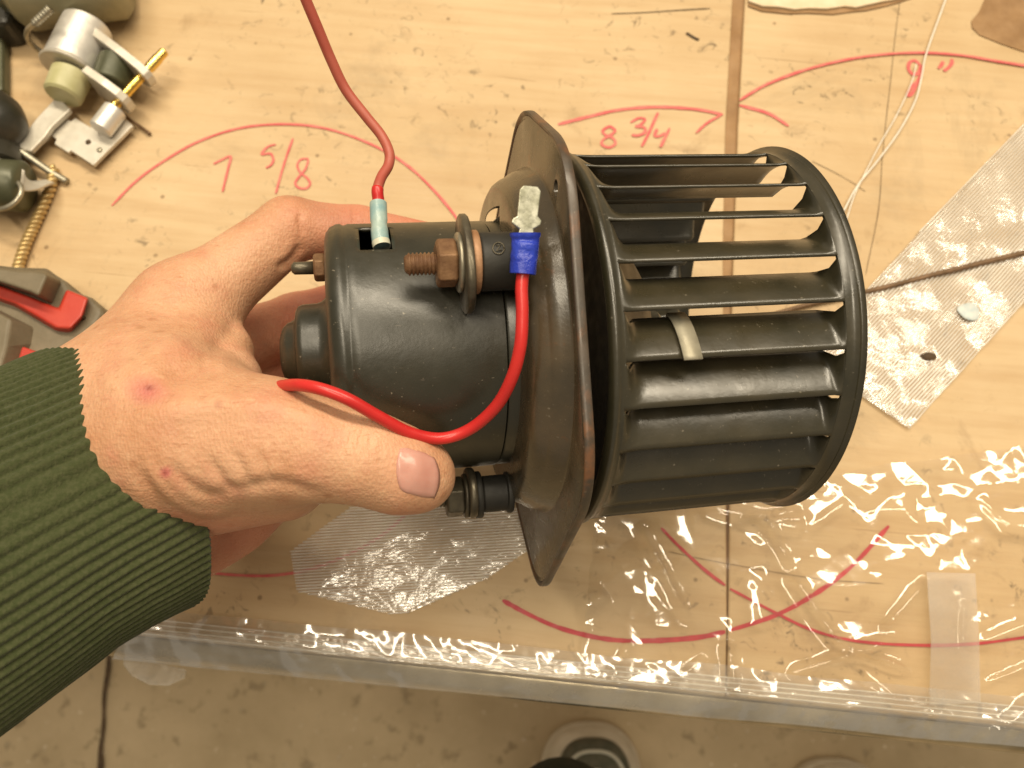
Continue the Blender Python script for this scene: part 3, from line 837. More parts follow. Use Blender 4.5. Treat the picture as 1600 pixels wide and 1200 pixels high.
# tapered bones: (x,y,depth,r) -> (x,y,depth,r), blend width
BONES = [
    # forearm and wrist
    ((80, 815, 228, 20), (120, 775, 240, 24), 10),
    ((95, 745, 234, 17), (128, 700, 242, 22), 12),
    ((140, 850, 236, 15), (205, 838, 248, 18), 12),
    # back of the hand: index, middle, ring, little metacarpals
    ((125, 690, 240, 22), (285, 487, 262, 15.5), 14),
    ((128, 730, 246, 22), (300, 560, 282, 15), 12),
    ((150, 770, 250, 22), (315, 640, 296, 15), 12),
    ((190, 830, 252, 19), (345, 715, 300, 15), 12),
    # heel of the palm (little-finger side)
    ((228, 858, 257, 18), (345, 795, 278, 18), 12),
    ((330, 780, 268, 18), (430, 745, 280, 14), 10),
    # thenar mass, thumb metacarpal
    ((170, 690, 236, 24), (300, 680, 226, 21), 14),
    ((290, 685, 228, 21), (425, 690, 222, 17.0), 10),
    ((300, 745, 238, 18), (440, 735, 236, 15), 10),
    # thumb phalanges
    ((420, 690, 221, 16.4), (500, 700, 219, 13.8), 6),
    ((500, 700, 219, 13.6), (574, 716, 219, 12.4), 5),
    ((574, 716, 219, 12.2), (628, 735, 221, 11.6), 4),
    ((628, 736, 221, 11.4), (657, 744, 223, 9.8), 4),
    # web between thumb and index
    ((250, 600, 240, 18), (320, 560, 250, 12), 14),
    ((300, 625, 234, 14), (372, 590, 244, 5.0), 12),
    ((315, 560, 250, 9), (362, 545, 256, 4.5), 10),
    # index finger
    ((285, 487, 262, 14.2), (452, 358, 276, 10.6), 9),
    ((452, 358, 276, 10.4), (560, 362, 282, 8.8), 4),
    ((560, 362, 282, 8.7), (668, 378, 287, 7.0), 3),
    # middle finger (seen behind the motor)
    ((305, 560, 286, 13), (462, 500, 318, 10.2), 9),
    ((462, 500, 318, 10), (600, 455, 318, 9), 4),
    ((600, 455, 318, 9), (690, 440, 308, 7.5), 3),
    # ring finger
    ((320, 640, 300, 13), (462, 585, 330, 10), 9),
    ((462, 585, 330, 10), (600, 545, 330, 8.8), 4),
    ((600, 545, 330, 8.8), (690, 530, 320, 7.2), 3),
    # little finger
    ((345, 710, 302, 12.5), (450, 672, 326, 9), 9),
    ((450, 672, 326, 9), (560, 640, 328, 7.8), 4),
    ((560, 640, 328, 7.8), (630, 628, 322, 6.6), 3),
]
def smin(a, b, k):
    h = np.clip(0.5 + 0.5 * (b - a) / k, 0, 1)
    return b * (1 - h) + a * h - k * h * (1 - h)
def bone_d(p, A, B):
    a = cp(*A[:3]).astype(np.float32); b = cp(*B[:3]).astype(np.float32)
    ba = b - a; bb = float(ba @ ba)
    pa = p - a
    t = np.clip((pa @ ba) / bb, 0, 1)
    t = t.astype(np.float32)
    d = np.sqrt(((pa - t[..., None] * ba) ** 2).sum(-1))
    return d - (A[3] * (1 - t) + B[3] * t)
def hand_sdf(p):
    f = None
    for A, B, k_ in BONES:
        d = bone_d(p, A, B)
        f = d if f is None else smin(f, d, np.float32(k_))
    return f
lo = np.array([-190, -88, -352.]); hi = np.array([-12, 66, -176.])
RES = 0.8
nx, ny, nz3 = (np.ceil((hi - lo) / RES)).astype(int)
gx = (lo[0] + RES * np.arange(nx)).astype(np.float32); gy = (lo[1] + RES * np.arange(ny)).astype(np.float32); gz = (lo[2] + RES * np.arange(nz3)).astype(np.float32)
# coarse pass first, then only the cells near the skin
ST = 5
g = np.stack(np.meshgrid(gx[::ST], gy[::ST], gz[::ST], indexing='ij'), -1)
crs = hand_sdf(g)
fld = np.repeat(np.repeat(np.repeat(crs, ST, 0), ST, 1), ST, 2)[:nx, :ny, :nz3].copy()
ii = np.argwhere(np.abs(fld) < RES * ST * 2.0)
pts3 = np.stack([gx[ii[:, 0]], gy[ii[:, 1]], gz[ii[:, 2]]], -1)
val = np.empty(len(pts3), np.float32)
for i0 in range(0, len(pts3), 200000): val[i0:i0 + 200000] = hand_sdf(pts3[i0:i0 + 200000])
fld[tuple(ii.T)] = val
def surface_nets(f, lo, res):
    ins = f < 0
    nx, ny, nz = f.shape
    c = np.zeros((nx - 1, ny - 1, nz - 1), np.int8)
    for dx in (0, 1):
        for dy in (0, 1):
            for dz in (0, 1):
                c += ins[dx:nx - 1 + dx, dy:ny - 1 + dy, dz:nz - 1 + dz]
    act = (c > 0) & (c < 8)
    idx = -np.ones(act.shape, np.int64)
    cells = np.argwhere(act)
    idx[act] = np.arange(len(cells))
    acc = np.zeros((len(cells), 3)); cnt = np.zeros(len(cells))
    for axis in range(3):
        for u in (0, 1):
            for w in (0, 1):
                o0 = np.zeros(3, int); oth = [a for a in range(3) if a != axis]
                o0[oth[0]] = u; o0[oth[1]] = w
                o1 = o0.copy(); o1[axis] = 1
                a = f[tuple((cells + o0).T)]; b = f[tuple((cells + o1).T)]
                m = (a < 0) != (b < 0)
                t = np.where(m, a / np.where(m, a - b, 1), 0)
                pt = cells + o0 + 0.0
                pt[:, axis] += t
                acc[m] += pt[m]; cnt[m] += 1
    vert = lo + (acc / cnt[:, None]) * res
    quads = []
    for axis in range(3):
        sl0 = [slice(None)] * 3; sl1 = [slice(None)] * 3
        sl0[axis] = slice(0, -1); sl1[axis] = slice(1, None)
        s0 = ins[tuple(sl0)]; s1 = ins[tuple(sl1)]
        e = np.argwhere(s0 != s1)
        oth = [a for a in range(3) if a != axis]
        ok = (e[:, oth[0]] > 0) & (e[:, oth[1]] > 0)
        for a in range(3): ok &= e[:, a] < (f.shape[a] - 1)
        e = e[ok]
        flip = s0[tuple(e.T)]
        u = np.zeros(3, int); u[oth[0]] = 1; w = np.zeros(3, int); w[oth[1]] = 1
        q = np.stack([idx[tuple((e - u - w).T)], idx[tuple((e - w).T)], idx[tuple(e.T)], idx[tuple((e - u).T)]], -1)
        if axis == 1: flip = ~flip
        q[flip] = q[flip][:, ::-1]
        quads.append(q)
    return vert, np.concatenate(quads)
hv, hq = surface_nets(fld, lo, RES)
# relax the net, then carve creases and tendons into the skin as real relief
def vnormals(v, q):
    n = np.cross(v[q[:, 2]] - v[q[:, 0]], v[q[:, 3]] - v[q[:, 1]])
    out = np.zeros_like(v)
    for i in range(4): np.add.at(out, q[:, i], n)
    return out / (np.linalg.norm(out, axis=1, keepdims=True) + 1e-9)
def relax(v, q, n):
    for _ in range(n):
        s = np.zeros_like(v); c = np.zeros(len(v))
        for i in range(4):
            j = (i + 1) % 4
            np.add.at(s, q[:, i], v[q[:, j]]); np.add.at(s, q[:, j], v[q[:, i]])
            np.add.at(c, q[:, i], 1); np.add.at(c, q[:, j], 1)
        v = v * 0.4 + 0.6 * s / np.maximum(c, 1)[:, None]
    return v
hv = relax(hv, hq, 5)
if (vnormals(hv, hq) * (hv - hv.mean(0))).sum() < 0: hq = hq[:, ::-1].copy()
nrm = vnormals(hv, hq)
def topx(v): return np.stack([800 + F * v[:, 0] / -v[:, 2], 600 - F * v[:, 1] / -v[:, 2]], -1)
def seg_dist(p, pts):
    pts = np.array(pts, float); best = np.full(len(p), 1e9); tt = np.zeros(len(p))
    for i in range(len(pts) - 1):
        a, b = pts[i], pts[i + 1]; ba = b - a
        t = np.clip(((p - a) @ ba) / (ba @ ba), 0, 1)
        d = np.linalg.norm(p - a - t[:, None] * ba, axis=1)
        m = d < best
        best[m] = d[m]; tt[m] = (i + t[m]) / (len(pts) - 1)
    return best, tt
view = -hv / np.linalg.norm(hv, axis=1, keepdims=True)
facing = np.clip((nrm * view).sum(1) * 2.5, 0, 1)
near = np.clip((np.abs(hv[:, 2]) < 300).astype(float), 0, 1)
px_ = topx(hv)
disp = np.zeros(len(hv))
def crease(pts, w, depth, bulge=0.45, deep=None):
    """a skin fold along a line drawn on the near side of the hand (mm)"""
    sp = [(float(q.x), float(q.y)) for q in spline([(x, y, 0) for x, y in pts], 5)]
    d, t = seg_dist(px_, sp)
    fade = np.clip(np.minimum(t, 1 - t) * 5, 0, 1)
    prof = -depth * np.exp(-(d / w) ** 2) + depth * bulge * np.exp(-((d - 2.1 * w) / (1.3 * w)) ** 2)
    m = facing * fade
    if deep is not None: m = m * (np.abs(hv[:, 2]) > deep[0]) * (np.abs(hv[:, 2]) < deep[1])
    else: m = m * (np.abs(hv[:, 2]) < 275)
    disp[:] += prof * m
def ridge(pts, w, h, dmax=285):
    sp = [(float(q.x), float(q.y)) for q in spline([(x, y, 0) for x, y in pts], 5)]
    d, t = seg_dist(px_, sp)
    fade = np.clip(np.minimum(t, 1 - t) * 4, 0, 1)
    disp[:] += h * np.exp(-(d / w) ** 2) * facing * fade * (np.abs(hv[:, 2]) < dmax)
# thenar folds fanning from the wrist
crease([(208, 716), (238, 768), (285, 803), (335, 815), (388, 806)], 10, 0.83)
crease([(226, 772), (262, 808), (312, 828), (362, 828)], 9, 0.65)
crease([(262, 716), (288, 752), (325, 773), (370, 768)], 9, 0.68)
crease([(236, 706), (264, 758), (308, 790), (362, 790)], 7, 0.40)
crease([(322, 706), (340, 738), (356, 758), (378, 766)], 7, 0.54)
crease([(362, 700), (378, 730), (390, 756)], 6, 0.43)
crease([(402, 700), (412, 725), (420, 750)], 6, 0.40)
crease([(440, 712), (446, 733), (450, 752)], 6, 0.22)
crease([(366, 768), (400, 758), (435, 754), (475, 764), (515, 776)], 9, 0.58)
# thumb knuckle wrinkles
for (a, b, c, dp) in (((540, 668), (535, 690), (540, 715), .55), ((552, 662), (547, 688), (553, 716), .6), ((566, 672), (562, 694), (567, 716), .55), ((528, 676), (523, 694), (527, 712), .4), ((579, 682), (576, 700), (580, 716), .35)):
    crease([(a[0] + 4, a[1] - 6), b, (c[0] + 2, c[1] + 6)], 3.6, dp * 0.9, 0.5)
# index finger joints and knuckle
crease([(556, 318), (552, 335), (556, 352)], 3.5, .5, .4, (262, 300))
crease([(470, 380), (455, 405), (430, 420)], 6, .8, .4, (250, 300))
crease([(470, 330), (468, 350), (476, 368)], 5, .5, .4, (255, 300))
# tendons of the thumb and index
ridge([(120, 640), (200, 590), (290, 520), (330, 470)], 26, 1.3)
ridge([(200, 655), (290, 640), (380, 632), (450, 640), (520, 668)], 22, 1.5)
ridge([(330, 560), (350, 530), (380, 490)], 16, -1.2)
ridge([(250, 590), (300, 575), (345, 560)], 20, -1.6)
# fine skin lines running across the back of the thumb base
lines = 0.10 * np.sin((px_[:, 0] * 0.55 + px_[:, 1] * 0.35) * 0.55 + 2.2 * np.sin(px_[:, 1] * 0.03)) 
hv2 = hv + nrm * disp[:, None]
hv2 = relax(hv2, hq, 0)
def spot(x, y, r, soft=0.6):
    d = np.linalg.norm((px_ - [x, y]) , axis=1)
    return np.clip((1 - d / r) / soft, 0, 1) * (facing > 0) * (np.abs(hv[:, 2]) < 270)
def spot_e(x, y, rx, ry, soft=0.6):
    d = np.sqrt(((px_[:, 0] - x) / rx) ** 2 + ((px_[:, 1] - y) / ry) ** 2)
    return np.clip((1 - d) / soft, 0, 1) * (facing > 0) * (np.abs(hv[:, 2]) < 270)
sore = 0.75 * spot_e(230, 612, 40, 28, 0.9) + 0.8 * spot(259, 738, 12)
scab = 0.8 * spot_e(234, 607, 9, 6, 0.8) + 0.5 * spot(259, 738, 5) + 0.3 * spot(344, 636, 9)
red = np.zeros(len(hv))
fx = np.clip((px_[:, 0] - 420) / 120, 0, 1) * (np.abs(hv[:, 2]) > 255)
red += 0.55 * fx
red += 0.6 * np.clip((px_[:, 1] - 790) / 40, 0, 1)
red += 0.45 * np.clip((np.abs(hv[:, 2]) - 278) / 15, 0, 1)
red += 0.25 * spot_e(640, 745, 60, 60, 1)
red = np.clip(red, 0, 0.75)

WR = CM @ Matrix.Translation(Vector(cp(120, 770, 236)) * mm)
person = tag(empty('person', WR), 'bare left hand in a dark green ribbed cuff gripping the blower motor', 'person')
base_off = cp(120, 770, 236)
hand = mobj('hand', (hv2 - base_off) * mm, hq, 'skin', person)
for nm_, arr in (('sore', sore), ('scab', scab), ('redness', red)):
    at = hand.data.attributes.new(nm_, 'FLOAT', 'POINT')
    at.data.foreach_set('value', np.clip(arr, 0, 1).astype(np.float32))
def to_person(p_mm): return Vector((p_mm - base_off) * mm)

# --- thumb nail, laid on the skin surface
def skin_depth(px, py, d0=190, d1=240):
    ds = np.linspace(d0, d1, 260)
    pts = np.stack([(px - 800) / F * ds, (600 - py) / F * ds, -ds], -1).astype(np.float32)
    f = hand_sdf(pts)
    i = np.argmax(f < 0)
    return ds[i] if f[i] < 0 else None
nv_, nf_ = [], []
NU, NV = 16, 14
for iu in range(NU + 1):
    u = iu / NU
    for iv in range(NV + 1):
        w = iv / NV * 2 - 1
        # nail frame: root near (616,735) growing towards (690,748)
        shrink = 1 - 0.16 * max(0, (u - 0.55) / 0.45) ** 2 - 0.14 * max(0, (0.22 - u) / 0.22) ** 2
        root = 7 * w * w
        x = 617 + root * (1 - u) + (u) * 71 - 9 * w * w * u
        y = 735 + 12 * u + w * 38 * shrink - 3 * (1 - u)
        dd = skin_depth(x, y)
        if dd is None: dd = 219
        lift = 0.28 + 0.25 * (1 - w * w) + 0.35 * u
        if abs(w) > 0.93 or iu == 0: lift = -0.35
        if iu == NU: lift = 0.2
        nv_.append(to_person(cp(x, y, dd - lift)))
W_ = NV + 1
for iu in range(NU):
    for iv in range(NV):
        nf_.append((iu * W_ + iv, iu * W_ + iv + 1, (iu + 1) * W_ + iv + 1, (iu + 1) * W_ + iv))
nail = mobj('thumbnail', nv_, nf_, 'nail', person)
so = nail.modifiers.new('solid', 'SOLIDIFY'); so.thickness = 0.0005; so.offset = -1

# --- ribbed knit cuff and sleeve
path = [(168, 752, 239), (135, 770, 234), (75, 802, 227), (0, 843, 219), (-110, 903, 208), (-260, 985, 196), (-450, 1090, 182)]
cpth = spline([cp(*q) for q in path], 14)
NR = 90
PER = 9
rings = []
wide = Vector((0.52, -0.855, 0.0))
for i, p_ in enumerate(cpth):
    t_ = (cpth[min(i + 1, len(cpth) - 1)] - cpth[max(i - 1, 0)]).normalized()
    wv = (wide - t_ * wide.dot(t_)).normalized(); nv2 = t_.cross(wv)
    q = i / (len(cpth) - 1)
    A_ = 42.0 + 6 * max(0, q - 0.25); B_ = 33.5 + 8 * max(0, q - 0.3)
    lip = min(1, i / 2.0)
    NEARS = 1.0 if nv2.z > 0 else -1.0
    ring = []
    for j in range(NR * PER):
        a = 2 * math.pi * j / (NR * PER)
        AX = 4.5 * max(0.0, math.cos(a)) * max(0.0, 1 - q * 2.5)
        rib = 0.5 + 0.5 * math.cos(j / PER * 2 * math.pi)
        rib = rib ** 0.6
        rib *= 0.86 + 0.28 * noise.noise(Vector((round(j / PER) * 1.7, q * 6, 3)))
        wob = 1 + 0.02 * noise.noise(Vector((math.cos(a) * 1.6, math.sin(a) * 1.6, q * 2.2)))
        wav = 0.5 * noise.noise(Vector((math.cos(a) * 2.5, math.sin(a) * 2.5, 7)))
        h = (rib * 1.1 - 1.1) * (0.12 + 0.88 * min(1, i / 4.0)) - (1 - lip) * 1.3
        ca_, sa_ = math.cos(a), math.sin(a)
        off = (wv * math.copysign(abs(ca_) ** 0.8, ca_) * (A_ + AX + h) + nv2 * math.copysign(abs(sa_) ** 0.8, sa_) * (B_ + h)) * wob
        off = off - t_ * (wav * (1 - q * 3) if q < 0.33 else 0) - t_ * (0.6 * rib * (1 if i == 0 else 0))
        off = off - t_ * ((9.0 * max(0.0, math.sin(a) * NEARS) * (1 - 0.85 * max(0.0, math.cos(a)))) * max(0.0, 1 - q * 3.5))
        ring.append(to_person(np.array(p_ + off)))
    rings.append(ring)
# inner return of the cuff
inner = []
for i in range(4):
    src = rings[0]; c0 = sum(src, Vector()) / len(src)
    t_ = (Vector(cpth[2]) - Vector(cpth[0])).normalized() * mm
    inner.append([c0 + (p_ - c0) * (1 - 0.028 * (i + 1)) + t_ * (3.5 * i * i / 2) for p_ in src])
sv, sf = loft(inner[::-1] + rings, cap=False)
sleeve = mobj('sleeve', sv, sf, 'rib_knit', person)
tag(sleeve, 'dark olive green ribbed knit cuff')

# --- jacket front of the person bulging in at the bottom edge
jc = U(880, 1318, -0.16)
vv, ff = [], []
nu, nv3 = 40, 24
for i in range(nv3 + 1):
    th = math.pi * i / nv3
    for j in range(nu):
        ph = 2 * math.pi * j / nu
        x = 0.042 * math.sin(th) * math.cos(ph); y = 0.042 * math.sin(th) * math.sin(ph); z = 0.05 * math.cos(th)
        k_ = 1 + 0.06 * noise.noise(Vector((x, y, z)) * 40)
        if y < 0: y *= 2.6
        vv.append(person.matrix_world.inverted() @ (jc + Vector((x * k_, y * k_, z * k_))))
for i in range(nv3):
    for j in range(nu):
        ff.append((i * nu + j, i * nu + (j + 1) % nu, (i + 1) * nu + (j + 1) % nu, (i + 1) * nu + j))
tag(mobj('jacket_front', vv, ff, 'jacket', person), 'dark green jacket front at the bottom edge')

# ------------------------------------------------------------------ shoes on the floor
def shoe(px, py, wpx, label):
    toe = U(px, py, FLOOR_Z)
    s = (U(px + 50, py, FLOOR_Z) - U(px - 50, py, FLOOR_Z)).length / 100 * wpx / 2   # half width
    root = tag(empty('shoe', Matrix.Translation(toe)), label, 'shoe', 'pair of worn shoes')
    def ring(z, k_, lenf, front=0.0):
        out = []
        for j in range(48):
            a = 2 * math.pi * j / 48
            x = s * k_ * math.copysign(abs(math.cos(a)) ** 0.75, math.cos(a))
            y = math.sin(a)
            yy = (s * 0.95 * k_ * y if y > 0 else 0.23 * y)
            out.append(Vector((x * (1 - 0.12 * max(0, -y)), -s * 0.95 + front + yy, z)))
        return out
    mobj('sole', *loft([ring(0.001, 0.97, 1), ring(0.006, 1.03, 1), ring(0.022, 1.03, 1), ring(0.026, 0.99, 1)]), 'shoe_cream', root, angle=50)
    mobj('upper', *loft([ring(0.026, 0.97, 1), ring(0.034, 0.97, 1), ring(0.046, 0.88, 1, -0.001), ring(0.056, 0.72, 1, -0.003), ring(0.064, 0.5, 1, -0.008), ring(0.067, 0.25, 1, -0.012)]), 'shoe_cream', root)
    # dark mesh toe panel with pale piping
    def fr_(k_, gap): return 0.95 * s - 0.95 * s * k_ - gap
    pan = [ring(z, k_, 1, fr_(k_, g_)) for k_, z, g_ in ((0.74, 0.040, 0.009), (0.72, 0.0600, 0.010), (0.66, 0.0660, 0.014), (0.45, 0.0700, 0.028), (0.2, 0.0715, 0.045))]
    mobj('toe_panel', *loft(pan), 'shoe_mesh', root)
    arc = ring(0.0680, 0.58, 1, fr_(0.58, 0.020))[1:24]
    mobj('piping', *tube(arc, 0.0017, 8), 'shoe_piping', root)
    arc = [Vector((s * 0.55 * x, -0.052 + 0.016 * (1 - x * x), 0.0725)) for x in [i_ / 10 - 1 for i_ in range(21)]]
    mobj('piping', *tube(arc, 0.0017, 8), 'shoe_piping', root)
    return root
shoe(918, 1128, 146, 'cream shoe with dark mesh toe seen below the bench beside the dark jacket')
shoe(1292, 1184, 146, 'cream shoe tip at the bottom edge, right of the other shoe')

# ================================================================== THINGS LYING ON THE BENCH
def cyl_between(a, b, r0, r1=None, segs=40, bev=0.0006):
    a, b = Vector(a), Vector(b); r1 = r0 if r1 is None else r1
    L_ = (b - a).length; q = bev / L_
    pts = [a, a.lerp(b, q), a.lerp(b, 1 - q), b]
    return tube(pts, [r0 - bev, r0, r1, r1 - bev], segs)
def slab(name, pxs, z0, z1, mat, parent, bev=0.0006, zref=None, seg=2):
    """a flat plate whose outline is seen at the pixels pxs on level zref"""
    inv = parent.matrix_world.inverted() if parent else Matrix()
    ol = [U(x, y, z1 if zref is None else zref) for x, y in pxs]
    vf = prism([(p_.x, p_.y) for p_ in ol], z0, z1)
    o = mobj(name, [inv @ Vector(q) for q in vf[0]], vf[1], mat, parent, smooth=False)
    if bev: bevel(o, bev, seg)
    return o
def pt_obj(name, vf, mat, parent, **kw):
    inv = parent.matrix_world.inverted()
    return mobj(name, [inv @ Vector(q) for q in vf[0]], vf[1], mat, parent, **kw)
def at0(px, py, z=0): return Matrix.Translation(U(px, py, z))
Z7 = lambda x, y, z: U(x / 3.75, y / 3.75, z)

# --- control solenoid on its bracket
sv_ = tag(empty('control_valve', at0(140, 150)), 'aluminium control valve with brass pin and notched bracket, top left of bench', 'valve')
capA, capB = Z7(515, 150, 0.016), Z7(405, 395, 0.016)
dirc = (capB - capA).normalized()
pt_obj('cap', cyl_between(capA, capB, 0.0118, 0.0125, 56, 0.0008), 'aluminium', sv_, angle=40)
pt_obj('cap_lip', cyl_between(capB, capB + dirc * 0.0016, 0.0134, None, 56), 'zinc_plate', sv_, angle=40)
bb = Z7(425, 430, 0.015)
pt_obj('bobbin', cyl_between(bb, bb + dirc * 0.014, 0.0094, 0.0088, 48, 0.0012), 'bobbin', sv_, angle=40)
# yoke: two lugs seen edge-on, and the coil between them
for (x0, y0), (x1, y1), wd in (((585, 245), (890, 470), 0.0042), ((545, 470), (765, 618), 0.0042)):
    a, b = Z7(x0, y0, 0.014), Z7(x1, y1, 0.014)
    d = (b - a).normalized(); n2 = Vector((-d.y, d.x, 0))
    ring0 = []
    vv = []
    for e in (-1, 1):
        for k_, r in ((0, 0.0095), (0.35, 0.0095), (0.75, 0.0075), (1.0, 0.0055)):
            pass
    rings = []
    for e in (-wd / 2, wd / 2):
        out = []
        for k_, h in ((0, 0.009), (0.5, 0.0085), (0.85, 0.007), (0.97, 0.0045), (1.0, 0.002), (1.0, -0.002), (0.97, -0.0045), (0.85, -0.007), (0.5, -0.0085), (0, -0.009)):
            out.append(a.lerp(b, k_) + n2 * e + Vector((0, 0, h)))
        rings.append(out)
    bevel(pt_obj('yoke_lug', loft(rings), 'zinc_plate', sv_, smooth=False), 0.0004)
a, b = Z7(690, 360, 0.013), Z7(640, 500, 0.013)
pt_obj('coil', cyl_between(a, b, 0.0088, None, 40), 'drab_green', sv_, angle=40)
pinA, pinB = Z7(965, 300, 0.014), Z7(655, 640, 0.014)
pt_obj('brass_pin', cyl_between(pinA, pinB, 0.0023, None, 32, 0.0005), 'brass', sv_, angle=40)
pt_obj('pin_step', cyl_between(pinA.lerp(pinB, 0.12), pinA.lerp(pinB, 0.30), 0.0026, None, 32, 0.0003), 'brass', sv_, angle=40)
a, b = Z7(680, 640, 0.011), Z7(585, 765, 0.011)
pt_obj('spacer', cyl_between(a, b, 0.0056, None, 40, 0.0008), 'aluminium', sv_, angle=40)
pl = [(330, 655), (415, 710), (440, 690), (530, 745), (560, 700), (640, 745), (740, 700), (778, 735), (545, 968), (412, 880), (398, 893), (318, 842), (330, 815), (268, 770)]
br = slab('bracket_plate', [(x / 3.75, y / 3.75) for x, y in pl], 0.004, 0.0062, 'zinc_plate', sv_, 0.0003)
hp = sv_.matrix_world.inverted() @ Z7(518, 833, 0.0062)
mobj('bracket_hole', *tube([hp + Vector((0, 0, -0.001)), hp + Vector((0, 0, 0.0002))], 0.0014, 24), 'crack_dirt', br)
hp = sv_.matrix_world.inverted() @ Z7(585, 880, 0.0062)
mobj('rivet', *tube([hp + Vector((0, 0, -0.001)), hp + Vector((0, 0, 0.0005)), hp + Vector((0, 0, 0.0008))], [0.0013, 0.0013, 0.0008], 20), 'grey_steel', br)
st = [(335, 560), (412, 640), (300, 745), (262, 800), (180, 885), (100, 868), (95, 845), (215, 690)]
slab('arm', [(x / 3.75, y / 3.75) for x, y in st], 0.0075, 0.0105, 'zinc_plate', sv_, 0.0006)
pt_obj('link_rod', tube(spline([Z7(110, 878, 0.010), Z7(220, 955, 0.007), Z7(300, 1010, 0.004), Z7(395, 1065, 0.0022)], 6), 0.0017, 14), 'grey_steel', sv_)
pt_obj('cotter_wire', tube(spline([Z7(700, 650, 0.004), Z7(760, 700, 0.003), Z7(820, 740, 0.002), Z7(880, 785, 0.0015)], 6), 0.0008, 10), 'wire_brown', sv_)

# --- dark round part and its companions at the left edge
kb = tag(empty('rubber_elbow', at0(10, 190)), 'dark rounded rubber part at the left edge beside the control valve', 'rubber part')
c0 = U(-12, 192, 0.016)
vv, ff = [], []
for i in range(25):
    th = math.pi * i / 24
    for j in range(36):
        ph = 2 * math.pi * j / 36
        p_ = Vector((0.0150 * math.sin(th) * math.cos(ph), 0.0155 * math.sin(th) * math.sin(ph), 0.0155 * math.cos(th)))
        p_ *= 1 + 0.09 * noise.noise(p_ * 90 + Vector((2, 0, 0)))
        vv.append(kb.matrix_world.inverted() @ (c0 + p_))
for i in range(24):
    for j in range(36):
        ff.append((i * 36 + j, i * 36 + (j + 1) % 36, (i + 1) * 36 + (j + 1) % 36, (i + 1) * 36 + j))
mobj('body', vv, ff, 'dark_plastic', kb)
pt_obj('collar', cyl_between(U(-6, 225, 0.012), U(-8, 262, 0.012), 0.0105, 0.0125, 32), 'dark_plastic', kb, angle=50)
bw = tag(empty('metal_cup', at0(20, 290)), 'dark green metal cup lying at the left edge under the bent strip', 'cup')
ca, cb = U(-45, 285, 0.016), U(42, 292, 0.014)
pt_obj('shell', cyl_between(ca, cb, 0.0115, 0.0120, 48, 0.002), 'drab_green', bw, angle=50)
rg = []
dd = (cb - ca).normalized(); n1 = Vector((-dd.y, dd.x, 0)); n2 = dd.cross(n1)
cc = U(8, 305, 0.020)
pt_obj('rolled_lip', tube([cc + n1 * (0.0072 * math.cos(2 * math.pi * i / 32)) + (Vector((0.0085, 0, 0.002))) * math.sin(2 * math.pi * i / 32) for i in range(33)], 0.0012, 10), 'grey_steel', bw)
bs = tag(empty('bent_strip', at0(40, 270)), 'thin bent metal strip curling over the dark cup, left edge', 'metal strip')
sp_ = spline([U(-8, 252, 0.018), U(8, 266, 0.021), U(28, 280, 0.020), U(52, 288, 0.014), U(78, 284, 0.006)], 8)
fr = frames(sp_)
rings = []
for i, (p_, t_, n_, b_) in enumerate(fr):
    sd = Vector((-t_.y, t_.x, 0)).normalized(); up = t_.cross(sd)
    q = i / (len(fr) - 1); wd = 0.0022 + 0.0028 * math.sin(math.pi * q)
    rings.append([p_ + sd * wd + up * .0005, p_ - sd * wd + up * .0005, p_ - sd * wd - up * .0005, p_ + sd * wd - up * .0005])
pt_obj('strip', loft(rings), 'zinc_plate', bs, angle=40)
tc = tag(empty('brass_cord', at0(60, 350)), 'twisted brass-coloured cord running down to the red and grey tool', 'cord')
cpath = spline([U(84, 262, 0.003), U(80, 290, 0.003), U(66, 325, 0.003), U(52, 355, 0.003), U(40, 382, 0.003), U(30, 412, 0.003), U(24, 440, 0.003)], 30)
for s0 in (0, math.pi):
    fr = frames(cpath)
    hel = [p_ + n_ * (0.0014 * math.cos(i * 0.42 + s0)) + b_ * (0.0014 * math.sin(i * 0.42 + s0)) for i, (p_, t_, n_, b_) in enumerate(fr)]
    pt_obj('strand', tube(hel, 0.0013, 10), 'brass_cord', tc)
dr = tag(empty('steel_canister', at0(80, 0)), 'drab grey-green canister lying at the top left corner behind the control valve', 'canister')
pt_obj('drum', cyl_between(U(20, -18, 0.022), U(190, -40, 0.022), 0.0205, 0.0205, 56, 0.004), 'drum_grey', dr, angle=50)
pt_obj('end_boss', cyl_between(U(4, -18, 0.022), U(26, -19, 0.022), 0.012, 0.014, 40, 0.001), 'drab_green', dr, angle=50)
bl = tag(empty('small_bolt', at0(60, 40)), 'small pale threaded bolt with bent wire below the canister, top left', 'bolt')
pr = []
A0, B0_ = U(78, 14, 0.038), U(55, 36, 0.034)
n = 18
pt_obj('thread', tube([A0.lerp(B0_, i / n) for i in range(n + 1)], [0.0017 if i % 3 else 0.0022 for i in range(n + 1)], 20), 'grey_steel', bl)
pt_obj('bent_wire', tube(spline([U(55, 36, 0.034), U(44, 46, 0.028), U(42, 58, 0.020), U(50, 70, 0.012), U(68, 84, 0.006)], 8), 0.0013, 12), 'grey_steel', bl)
dl = tag(empty('dark_clutter', at0(0, 20)), 'dark oily block at the very top left corner', 'metal block')
slab('block', [(-60, -60), (14, -60), (16, 20), (10, 34), (-60, 40)], 0.0, 0.018, 'dark_plastic', dl, 0.003)
slab('foot', [(-60, 20), (3, 25), (4, 140), (-60, 150)], 0.0, 0.008, 'drab_green', dl, 0.002)

